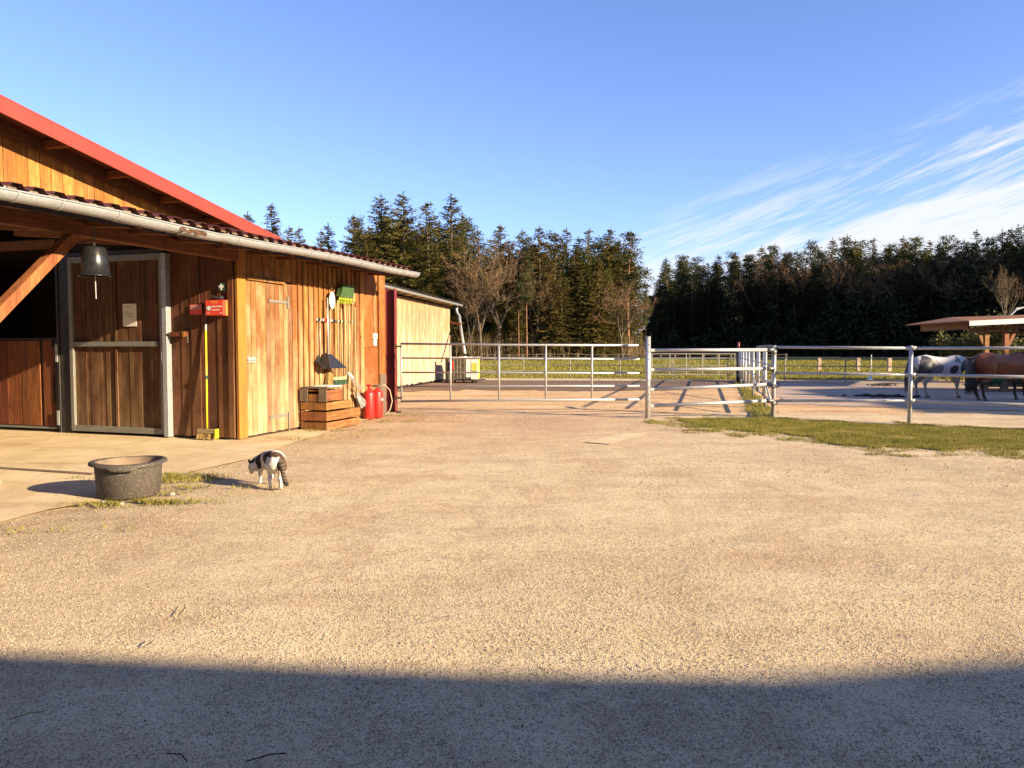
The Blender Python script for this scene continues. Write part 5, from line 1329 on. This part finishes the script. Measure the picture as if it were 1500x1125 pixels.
def tree(kind, px, ytop, depth, label, group=None, wide=1.0, var=None, base_y=None):
    """kind s/p/b; top at picture row ytop for a tree standing at this depth"""
    x = (px-750)/F*depth; H = EYE + (HZ-ytop)/F*depth
    lib, h0, nm, parts = {'s': (SP, 20, 'spruce_tree', ('crown', 'trunk')), 'f': (SP_SHADE, 20, 'shade_toned_spruce', ('crown', 'trunk')), 'p': (PN, 18, 'pine_tree', ('crown', 'trunk', 'limbs')), 'b': (BR, 13, 'bare_tree', ('crown', 'trunk', 'limbs'))}[kind]
    k = trn.randrange(len(lib)) if var is None else var
    e = empty(nm, (x, depth, -.02), trn.uniform(0, 6.28), label=label, cat='tree', group=group)
    s = H/h0 * (1.08 if kind == 'b' else 1); e.scale = (s*wide, s*wide, s)
    for me, pn in zip(lib[k], parts): inst(me, pn, e, kind='stuff' if pn == 'limbs' else None)
    return e
gL = 'sunlit trees of the wood behind the paddock'; gR = 'dark trees of the shaded wood on the right'; gB_ = 'spruces rising behind the barn roof'
for i, (px, yt, d, lb) in enumerate(((366, 312, 112, 'spruce tip just showing over the red roof edge'), (402, 300, 110, 'tallest feathery spruce rising behind the barn roof'),
                        (427, 332, 104, 'broad spruce beside the tallest one behind the barn roof'), (441, 334, 106, 'short spruce right of the broad one behind the barn roof'),
                        (473, 338, 110, 'left one of the spruce pair above the gutter'), (483, 329, 112, 'right one of the spruce pair above the gutter'))):
    tree('s', px, yt, d, lb, gB_, 1.15, i % 5)
for px, yt, d, lb, v_, w_ in ((560, 288, 108, 'leftmost tall dark spruce of the sunlit wood', 0, 1.0), (592, 284, 106, 'second tall spruce from the left in the wood, tallest of all', 2, .9),
                     (627, 297, 112, 'narrow spruce between the two tallest pairs', 3, 1.0), (662, 288, 104, 'broad tall spruce with drooping boughs left of the bare trees', 4, 1.1), (540, 345, 104, 'low spruce at the left end of the wood above the gutter', 1, 1.1),
                     (700, 336, 112, 'short spruce peeking right of the broad tall spruce', 0, .9), (733, 330, 114, 'spruce top over the pale bare crown', 1, 1.0)):
    tree('s', px, yt, d, lb, gL, w_*1.55, v_)
L_list = [(765, 337, 's'), (790, 333, 's'), (812, 345, 'p'), (829, 336, 's'), (846, 348, 's'), (862, 337, 's'), (879, 350, 'p'), (893, 335, 's'), (905, 352, 's'), (921, 343, 'p'), (775, 352, 'p'), (745, 352, 's'), (718, 350, 's')]
nmk = {'s': 'spruce', 'p': 'pine', 'b': 'bare tree'}; cnt = {}
def ordered(lst, text, dep, grp, w0, w1):
    for px, yt, k in sorted(lst):
        key = (k, text); i = cnt.get(key, 0); cnt[key] = i+1
        tree(k, px, yt, dep(px), '%s, %s from the left %s' % (nmk[k], ordw(i), text), grp, trn.uniform(w0, w1))
ordered(L_list, 'on the skyline of the sunlit wood', lambda px: trn.uniform(108, 118), gL, 1.2, 1.5)
ordered([(px, yt, 'b') for px, yt in ((705, 372), (728, 364), (690, 415), (785, 415), (912, 415))], 'along the front of the sunlit wood', lambda px: trn.uniform(97, 102), gL, .9, 1.15)
ordered([(px, yt, 's') for px, yt in ((806, 380), (822, 395), (840, 372), (858, 386), (876, 378), (890, 392), (850, 420), (812, 425), (875, 430), (760, 400), (670, 400), (648, 420), (905, 440), (690, 440), (730, 450), (790, 450))], 'among the lower sunlit trees', lambda px: trn.uniform(100, 105), gL, 1.1, 1.5)
# lanky pine with orange trunk
tree('p', 772, 372, 98, 'lanky pine with long bare orange trunk in the sunlit wood', gL, .7, 1)
tree('p', 760, 395, 99, 'second lanky pine with thin bare trunk left of the lanky orange one', gL, .55, 1)
# rear rows of the left wood
for row, d0 in enumerate((120, 126, 132)):
    px = 520+row*5
    while px < 930:
        base = 300+ (px-560)*.0 if px < 690 else 352
        tree('s' if trn.random() < .7 else 'p', px, (318 if px < 690 else 358)+trn.uniform(-4, 26), d0+trn.uniform(-2, 2), 'tree deeper inside the sunlit wood behind its front row', gL, 1.1); px += 17
# gap
for px, yt, d in ((945, 418, 150), (938, 430, 140), (958, 445, 190), (952, 455, 200), (965, 440, 180)): tree('p', px, yt, d, 'pine in the gap between the sunlit and the shaded wood', 'trees in the gap between the woods', .9)
# right wood: its edge runs from far left to near right, backlit
def rd(px): return 152 - (px-960)/540*36
R_list = [(976, 388, 'p'), (999, 385, 'p'), (1018, 380, 'p'), (1050, 374, 's'), (1072, 372, 'p'), (1093, 376, 'p'), (1113, 361, 's'), (1130, 362, 'p'), (1164, 368, 's'), (1186, 355, 'p'), (1216, 350, 's'), (1236, 351, 'p'), (1249, 352, 's'), (1258, 357, 'p'),
          (1276, 350, 's'), (1302, 361, 'p'), (1319, 347, 's'), (1338, 350, 'p'), (1357, 353, 's'), (1382, 349, 'p'), (1398, 350, 's'), (1425, 338, 's'), (1462, 338, 's'), (1475, 335, 's'), (1485, 331, 's'), (1505, 330, 'p'), (1530, 330, 'p'), (1150, 372, 'p'), (1035, 385, 's'), (1410, 356, 'p'), (1443, 352, 'p')]
ordered(R_list, 'on the skyline of the shaded wood', lambda px: rd(px)+trn.uniform(2, 8), gR, 1.0, 1.3)
px = 1120; lst = []
while px < 1520: lst.append((px, trn.uniform(372, 400), 'b')); px += trn.uniform(34, 60)
ordered(lst, 'in front of the shaded wood', lambda px: rd(px)+trn.uniform(1, 6), gR, .9, 1.15)
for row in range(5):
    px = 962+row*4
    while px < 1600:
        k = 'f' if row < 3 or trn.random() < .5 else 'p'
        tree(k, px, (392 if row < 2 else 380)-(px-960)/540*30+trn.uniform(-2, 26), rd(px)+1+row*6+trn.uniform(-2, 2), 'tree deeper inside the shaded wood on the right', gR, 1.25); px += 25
# the wood goes on outside the frame on the right, made taller to shade its edge
for i in range(60):
    f = (i % 30)/29; dd_ = 114-f*48+trn.uniform(-3, 3)+(i//30)*7; tree('s' if i % 2 else 'p', 1560+f*900+(i//30)*60, 512-(27*F/dd_), dd_, 'tree deeper inside the shaded wood on the right', gR, 1.35)
def vnoise(x, y, s, seed):                     # cheap smooth value noise
    rs = np.random.RandomState(seed); g = rs.rand(256, 256); X, Yv = x*s+100, y*s+100; xi, yi = np.floor(X).astype(int), np.floor(Yv).astype(int); fx, fy = X-xi, Yv-yi
    fx = fx*fx*(3-2*fx); fy = fy*fy*(3-2*fy); a = g[yi % 256, xi % 256]; b = g[yi % 256, (xi+1) % 256]; c = g[(yi+1) % 256, xi % 256]; d = g[(yi+1) % 256, (xi+1) % 256]
    return (a*(1-fx)+b*fx)*(1-fy)+(c*(1-fx)+d*fx)*fy
# dense wood interior (mass behind the rows)
def mass(name, pts, zt, n, mat, seed, label, big=1.0, rag=False, vert=False):
    rs = np.random.RandomState(seed); k = rs.rand(n)*(len(pts)-1); i = k.astype(int); f = (k-i)[:, None]; P0 = np.array(pts)[i]; P1 = np.array(pts)[np.minimum(i+1, len(pts)-1)]
    xy = P0+(P1-P0)*f + rs.randn(n, 2)*1.6; zt = zt*(1 if not rag else .25+1.1*vnoise(xy[:, 0], xy[:, 1]*0, .22, seed)*vnoise(xy[:, 0]+9, xy[:, 1]*0, .7, seed+3)*1.6); z = rs.rand(n)**(1.6 if rag else 1)*zt; c_ = np.concatenate([xy, z[:, None]], 1); d = unit(rs.randn(n, 3)*(np.array([[.12, .12, .1]]) if vert else 1)+(np.array([[0, 0, 1.0]]) if vert else 0)); s_ = unit(np.cross(d, rs.randn(n, 3)))
    V = tri_fan(c_, d, s_, (1.0+rs.rand(n))*big, (.35+.3*rs.rand(n))*(.045 if vert else big)).reshape(-1, 3)
    inst(npmesh(name, V, np.arange(len(V)), mat), name, None, label=label, cat='thicket', kind='stuff')
mass('wood_interior', [(x, d) for x, d in [((px-750)/F*(rd(px)+20), rd(px)+20) for px in (955, 1100, 1250, 1400, 1620)]], 13.5, 42000, 'shadetone', 1, 'dense shade-toned mass of branches deep inside the shaded wood')
mass('wood_interior', [(-26, 124), (0, 126), (16, 124)], 12, 20000, 'shadetone', 2, 'dense shade-toned mass of branches deep inside the sunlit wood')
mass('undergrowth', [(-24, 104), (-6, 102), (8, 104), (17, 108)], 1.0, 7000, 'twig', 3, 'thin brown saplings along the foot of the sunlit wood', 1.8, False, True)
mass('undergrowth', [((px-750)/F*(rd(px)-1), rd(px)-1) for px in (955, 1100, 1250, 1400, 1620)], 9.5, 42000, 'shadetone', 4, 'shade-toned undergrowth along the foot of the shaded wood', .5, True)
# shrub behind the shelter
def shrub(px, py, d, w, h, label, n=9000, seed=3):
    rs = np.random.RandomState(seed); p = Y(px, HZ, d); e = empty('shrub', (p.x, d, 0), 0, label=label, cat='shrub')
    cen = rs.randn(60, 3)*np.array([w*.30, w*.2, h*.2])+np.array([0, 0, h*.55]); k = rs.randint(0, 60, n)
    c_ = cen[k]+rs.randn(n, 3)*.22; c_[:, 2] = np.abs(c_[:, 2]); d_ = unit(rs.randn(n, 3)); s_ = unit(np.cross(d_, rs.randn(n, 3)))
    V = tri_fan(c_, d_, s_, .08+.08*rs.rand(n), .03+.03*rs.rand(n)).reshape(-1, 3); inst(npmesh('foliage', V, np.arange(len(V)), 'bushleaf'), 'foliage', e)
    c = MB()
    for i in range(12): q_ = cen[i]; c.path([(0, 0, 0), (q_[0]*.4, q_[1]*.4, q_[2]*.6), tuple(q_)], [.04, .025, .01], 4, False)
    ob('stems', c, 'barkg', e)
shrub(1452, 0, 33, 3.4, 2.5, 'yellow green shrub growing behind the open shelter')
tree('b', 1470, 400, 62, 'slender bare tree rising behind the open shelter', None, .7, 1)

# ------------------------------------------------------------------ unseen buildings outside the frame that throw its shade; the right one is added
def hall(name, pts, h, back, rise, label):
    """pts: front eave line; body goes back from it"""
    e = empty(name, (0, 0, 0), 0, label=label, cat='building'); n = Vector(back)
    for a, b in zip(pts[:-1], pts[1:]):
        a, b = Vector((*a, 0)), Vector((*b, 0)); m1, m2 = a+n*.5, b+n*.5; q1, q2 = a+n, b+n; z = Vector((0, 0, 1))
        c = MB(); t = .12
        c.add([a+z*h, b+z*h, m2+z*(h+rise), m1+z*(h+rise), a+z*(h-t), b+z*(h-t), m2+z*(h+rise-t), m1+z*(h+rise-t)], [(0, 1, 2, 3), (7, 6, 5, 4), (0, 4, 5, 1), (1, 5, 6, 2), (2, 6, 7, 3), (3, 7, 4, 0)])
        c.add([m1+z*(h+rise), m2+z*(h+rise), q2+z*h, q1+z*h, m1+z*(h+rise-t), m2+z*(h+rise-t), q2+z*(h-t), q1+z*(h-t)], [(0, 1, 2, 3), (7, 6, 5, 4), (0, 4, 5, 1), (1, 5, 6, 2), (2, 6, 7, 3), (3, 7, 4, 0)])
        ob('roof', c, 'redroof', e)
        w1, w2, w3, w4 = a+n*.06, b+n*.06, b+n*.94, a+n*.94; c = MB(); hw = h-t-.02
        for s_, f_ in ((w1, w2), (w2, w3), (w3, w4), (w4, w1)): c.bar(s_+z*hw/2, f_+z*hw/2, .12, hw)
        ob('wall', c, 'hall', e)
HB = 4.5; off = Vector((-SD.x, -SD.y))*(HB/TAN_EL)
bpts = [G(0, 955).xy, G(700, 985).xy, G(1100, 991).xy, G(1500, 962).xy]
ep = [tuple(Vector(p)+off) for p in bpts]  # eave line shaped to throw that shadow edge across the yard
d0 = (Vector(ep[0])-Vector(ep[1])).normalized(); d1 = (Vector(ep[3])-Vector(ep[2])).normalized()
ep = [tuple(Vector(ep[0])+d0*16)] + ep + [tuple(Vector(ep[3])+d1*9)]
hall('unseen_stable_building', ep, HB, (-.4, -8.5, 0), 1.0, 'long unseen stable building behind the camera that shades the front of the yard')
hall('shade_hall', [(34, 3.6), (34.6, 13.4)], 9.1, (14, -.6, 0), 1.2, 'tall unseen hall added beyond the right edge to shade the paddock')  # unseen block added to shade the horses and the paddock

# ------------------------------------------------------------------ small ground stuff
def inpoly(x, y, poly):
    c = np.zeros(len(x), bool); j = len(poly)-1
    for i in range(len(poly)):
        xi, yi = poly[i]; xj, yj = poly[j]; cond = ((yi > y) != (yj > y)) & (x < (xj-xi)*(y-yi)/(yj-yi+1e-9)+xi); c ^= cond; j = i
    return c
def blades(x, y, hgt, wid, seed, z=.0):
    rs = np.random.RandomState(seed); n = len(x); a = rs.rand(n)*2*pi; s_ = np.stack([np.cos(a), np.sin(a), np.zeros(n)], 1)*wid[:, None]
    base = np.stack([x, y, np.full(n, z)], 1); tip = base + np.stack([rs.randn(n)*.5, rs.randn(n)*.5, np.ones(n)], 1)*hgt[:, None]
    return np.stack([base-s_, base+s_, tip], 1).reshape(-1, 3)
strip = gp((958, 615), (1005, 611.5), (1090, 612), (1134, 611), (1200, 617), (1330, 622), (1500, 629), (1640, 636)) + gp((1640, 680), (1500, 671), (1380, 668), (1260, 666), (1190, 652), (1100, 640), (1030, 634), (985, 624))
inner = gp((985, 616), (1005, 613.5), (1090, 613), (1134, 612), (1200, 618), (1330, 623), (1500, 630), (1640, 637)) + gp((1640, 670), (1500, 660), (1380, 657), (1260, 653), (1190, 642), (1100, 631), (1030, 625))
wedge = gp((1100, 612), (1133, 612), (1128, 598), (1108, 580), (1092, 566), (1084, 561), (1078, 561), (1086, 575), (1094, 592))
sheet('grass_verge', wedge, .0155, 'turfsoil', jag=.05, seed=8)
def fill(poly, n, seed, jag=.35):
    rs = np.random.RandomState(seed); P_ = np.array(poly); lo, hi = P_.min(0)-.3, P_.max(0)+.3; x = lo[0]+rs.rand(n)*(hi[0]-lo[0]); y = lo[1]+rs.rand(n)*(hi[1]-lo[1])
    xx = x+(vnoise(x, y, 2.2, 1)-.5)*jag*2; yy = y+(vnoise(x, y, 2.6, 2)-.5)*jag*2; k = inpoly(xx, yy, poly) & (vnoise(x, y, 3.1, 5)+rs.rand(n)*.5 > .42); return x[k], y[k], rs
x, y, rs = fill(inner, 560000, 1, .3); Va = blades(x, y, .012+.028*rs.rand(len(x)), .004+.003*rs.rand(len(x)), 3, .0)
x, y, rs = fill(strip, 240000, 7, .55); k = (vnoise(x, y, 4.5, 31)+rs.rand(len(x))*.7) > .85; x, y = x[k], y[k]
V = np.concatenate([Va, blades(x, y, .012+.026*rs.rand(len(x)), .0035+.003*rs.rand(len(x)), 4, .0)])
x2, y2, rs = fill(wedge, 60000, 2, .2); V2 = blades(x2, y2, .03+.05*rs.rand(len(x2)), .006+.004*rs.rand(len(x2)), 4, .015)
V = np.concatenate([V, V2]); print('verge blades', len(V)//3)
inst(npmesh('verge_grass', V, np.arange(len(V)), 'grass'), 'verge_grass', None, label='short yellow green grass of the verge along the pipe fence', cat='grass', kind='stuff')
# weeds by the tub, slab edge and wall foot
rs = np.random.RandomState(6); Vs = []
for (px, py, sx, sy, n) in ((250, 704, .30, .12, 1400), (215, 738, .28, .05, 900), (160, 742, .2, .05, 350), (272, 697, .22, .07, 600), (300, 716, .35, .06, 250), (250, 725, .25, .06, 300), (95, 780, .3, .08, 150), (430, 645, .5, .1, 250), (490, 632, .55, .10, 700), (560, 618, .7, .15, 800), (600, 609, .6, .15, 500), (530, 640, 1.0, .2, 400), (680, 612, 1.2, .3, 300), (1250, 690, 2.0, .5, 250), (150, 702, .18, .05, 200), (1010, 632, .8, .3, 300)):
    p = G(px, py); x = p.x+rs.randn(n)*sx; y = p.y+rs.randn(n)*sy; k = vnoise(x, y, 7, 9) > .45; x, y = x[k], y[k]; Vs.append(blades(x, y, .015+.04*rs.rand(len(x)), .003+.003*rs.rand(len(x)), n, .012))
V = np.concatenate(Vs); inst(npmesh('yard_weeds', V, np.arange(len(V)), 'grass'), 'yard_weeds', None, label='thin tufts of weeds at the edge of the concrete and around the tub', cat='weeds', kind='stuff')
# meadow tussocks
n = 130000; rs = np.random.RandomState(8); y = 36+rs.rand(n)**1.6*60; x = (rs.rand(n)*1.1-.28)*y
k = (vnoise(x, y, .9, 3)+rs.rand(n)*.6 > .55) & (y > 35.6+.035*x+0) ; x, y = x[k], y[k]
kx = np.array([p.x for p in kp]); ky = np.array([p.y for p in kp]); k = y > np.interp(x, kx, ky)+.4; x, y = x[k], y[k]
V = blades(x, y, .03+.05*rs.rand(len(x))+.001*y, .012+.0006*y, 5, -.02); inst(npmesh('meadow_grass', V, np.arange(len(V)), 'grass'), 'meadow_grass', None, label='low sunlit grass of the meadow beyond the paddock', cat='grass', kind='stuff')
# pebbles
def pebbles(n, ymin, ymax, smin, smax, seed):
    rs = np.random.RandomState(seed); y = ymin+(ymax-ymin)*rs.rand(n)**1.35; x = (rs.rand(n)*1.5-.75)*y; s = smin+(smax-smin)*rs.rand(n)**2.2
    k = vnoise(x, y, 1.3, 12)+.5*vnoise(x, y, 5, 13)+rs.rand(n)*.5 > .85; x, y, s = x[k], y[k], s[k]; sl_ = np.array(slab)
    k = ~inpoly(x, y, slab); x, y, s = x[k], y[k], s[k]
    n = len(x); O = np.array([[1, 0, 0], [0, 1, 0], [-1, 0, 0], [0, -1, 0], [0, 0, .8], [0, 0, -.5]]); T = np.array([[0, 1, 4], [1, 2, 4], [2, 3, 4], [3, 0, 4], [1, 0, 5], [2, 1, 5], [3, 2, 5], [0, 3, 5]])
    V = O[None]*(.6+.7*rs.rand(n, 6, 1)); a = rs.rand(n)*2*pi; ca, sa = np.cos(a)[:, None], np.sin(a)[:, None]
    V = np.stack([V[..., 0]*ca-V[..., 1]*sa, V[..., 0]*sa+V[..., 1]*ca, V[..., 2]], 2)*s[:, None, None]
    zg = np.array([hz(a_, b_) for a_, b_ in zip(x, y)])+.004 if n < 400000 else np.zeros(n)
    V += np.stack([x, y, zg+s*.25], 1)[:, None]; T = (T[None]+np.arange(n)[:, None, None]*6).reshape(-1, 3); return V.reshape(-1, 3), T
V, T = pebbles(200000, 2.2, 9.5, .0014, .0050, 21)
V2, T2 = pebbles(22000, 7.5, 15.5, .003, .009, 22); T = np.concatenate([T, T2+len(V)]); V = np.concatenate([V, V2]); print('pebbles', len(T)//8)
inst(npmesh('loose_gravel', V, T, 'pebble'), 'loose_gravel', None, label='loose fine gravel grains scattered over the front of the yard', cat='gravel', kind='stuff')
# leaves and twigs lying about
c = MB()
for i in range(60):
    px, py = rnd.uniform(20, 1480), 690+430*rnd.random(); p = G(px, py); a = rnd.uniform(0, 6.28); l = rnd.uniform(.005, .013)
    c.add([p+Vector((cos(a)*l, sin(a)*l, .022)), p+Vector((-sin(a)*l*.5, cos(a)*l*.5, .016)), p+Vector((-cos(a)*l, -sin(a)*l, .024)), p+Vector((sin(a)*l*.5, -cos(a)*l*.5, .017))], [(0, 1, 2, 3)])
ob('dead_leaves', c, 'dung', label='scattered small dark dead leaves on the gravel', cat='leaves', kind='stuff')
for px, py, dxp, dyp, lb in ((262, 905, 8, -14, 'short dark twig at the edge of the shadow on the left'), (244, 1110, 30, 12, 'curved dark twig in the shadow at the lower left'), (420, 1110, -60, 12, 'long thin twig at the bottom edge of the yard'), (10, 1060, 55, -12, 'thin pale straw lying in the shadow at the left edge'), (215, 950, 10, -8, 'small curled twig where the light ends on the left')):
    a, b = G(px, py), G(px+dxp, py+dyp); e = empty('twig', (a.x, a.y, .016), 0, label=lb, cat='twig')
    mid = (b-a)*.5+Vector((.012, .01, .006)); ob('stem', MB().path([(0, 0, 0), mid, b-a], .0025, 5), 'hay' if 'straw' in lb else 'dung', e)
for px, py, s_, lb in ((252, 727, .032, 'small pale stone right of the tub'), (152, 739, .028, 'small pale stone at the foot of the tub'), (178, 741, .022, 'tiny pale stone in front of the tub')):
    p = G(px, py); o = ob('stone', MB().lathe([(.002, -.2*s_), (s_*.9, 0), (s_, s_*.4), (s_*.5, s_*.8), (.002, s_*.85)], n=7, sy=.7), 'stone', label=lb, cat='stone'); o.location = (p.x, p.y, .014)
c = MB()
for i in range(420):
    px, py = (rnd.uniform(-20, 250), 634+abs(rnd.gauss(0, 9))) if i < 260 else (rnd.uniform(0, 560), rnd.uniform(640, 800))
    p = G(px, py); a = rnd.uniform(0, 6.28); l = rnd.uniform(.015, .05); c.bar((p.x, p.y, .0185), (p.x+cos(a)*l, p.y+sin(a)*l, .020), .003, .002)
ob('scattered_straw', c, 'straw', label='short bits of straw scattered on the concrete before the stall doors', cat='straw', kind='stuff')
# drain slot across the concrete
a, b = G(-60, 684), G(138, 697)
ob('drain_slot', MB().bar((a.x, a.y, .0235), (b.x, b.y, .0235), .08, .006), 'darkbrown', kind='structure')
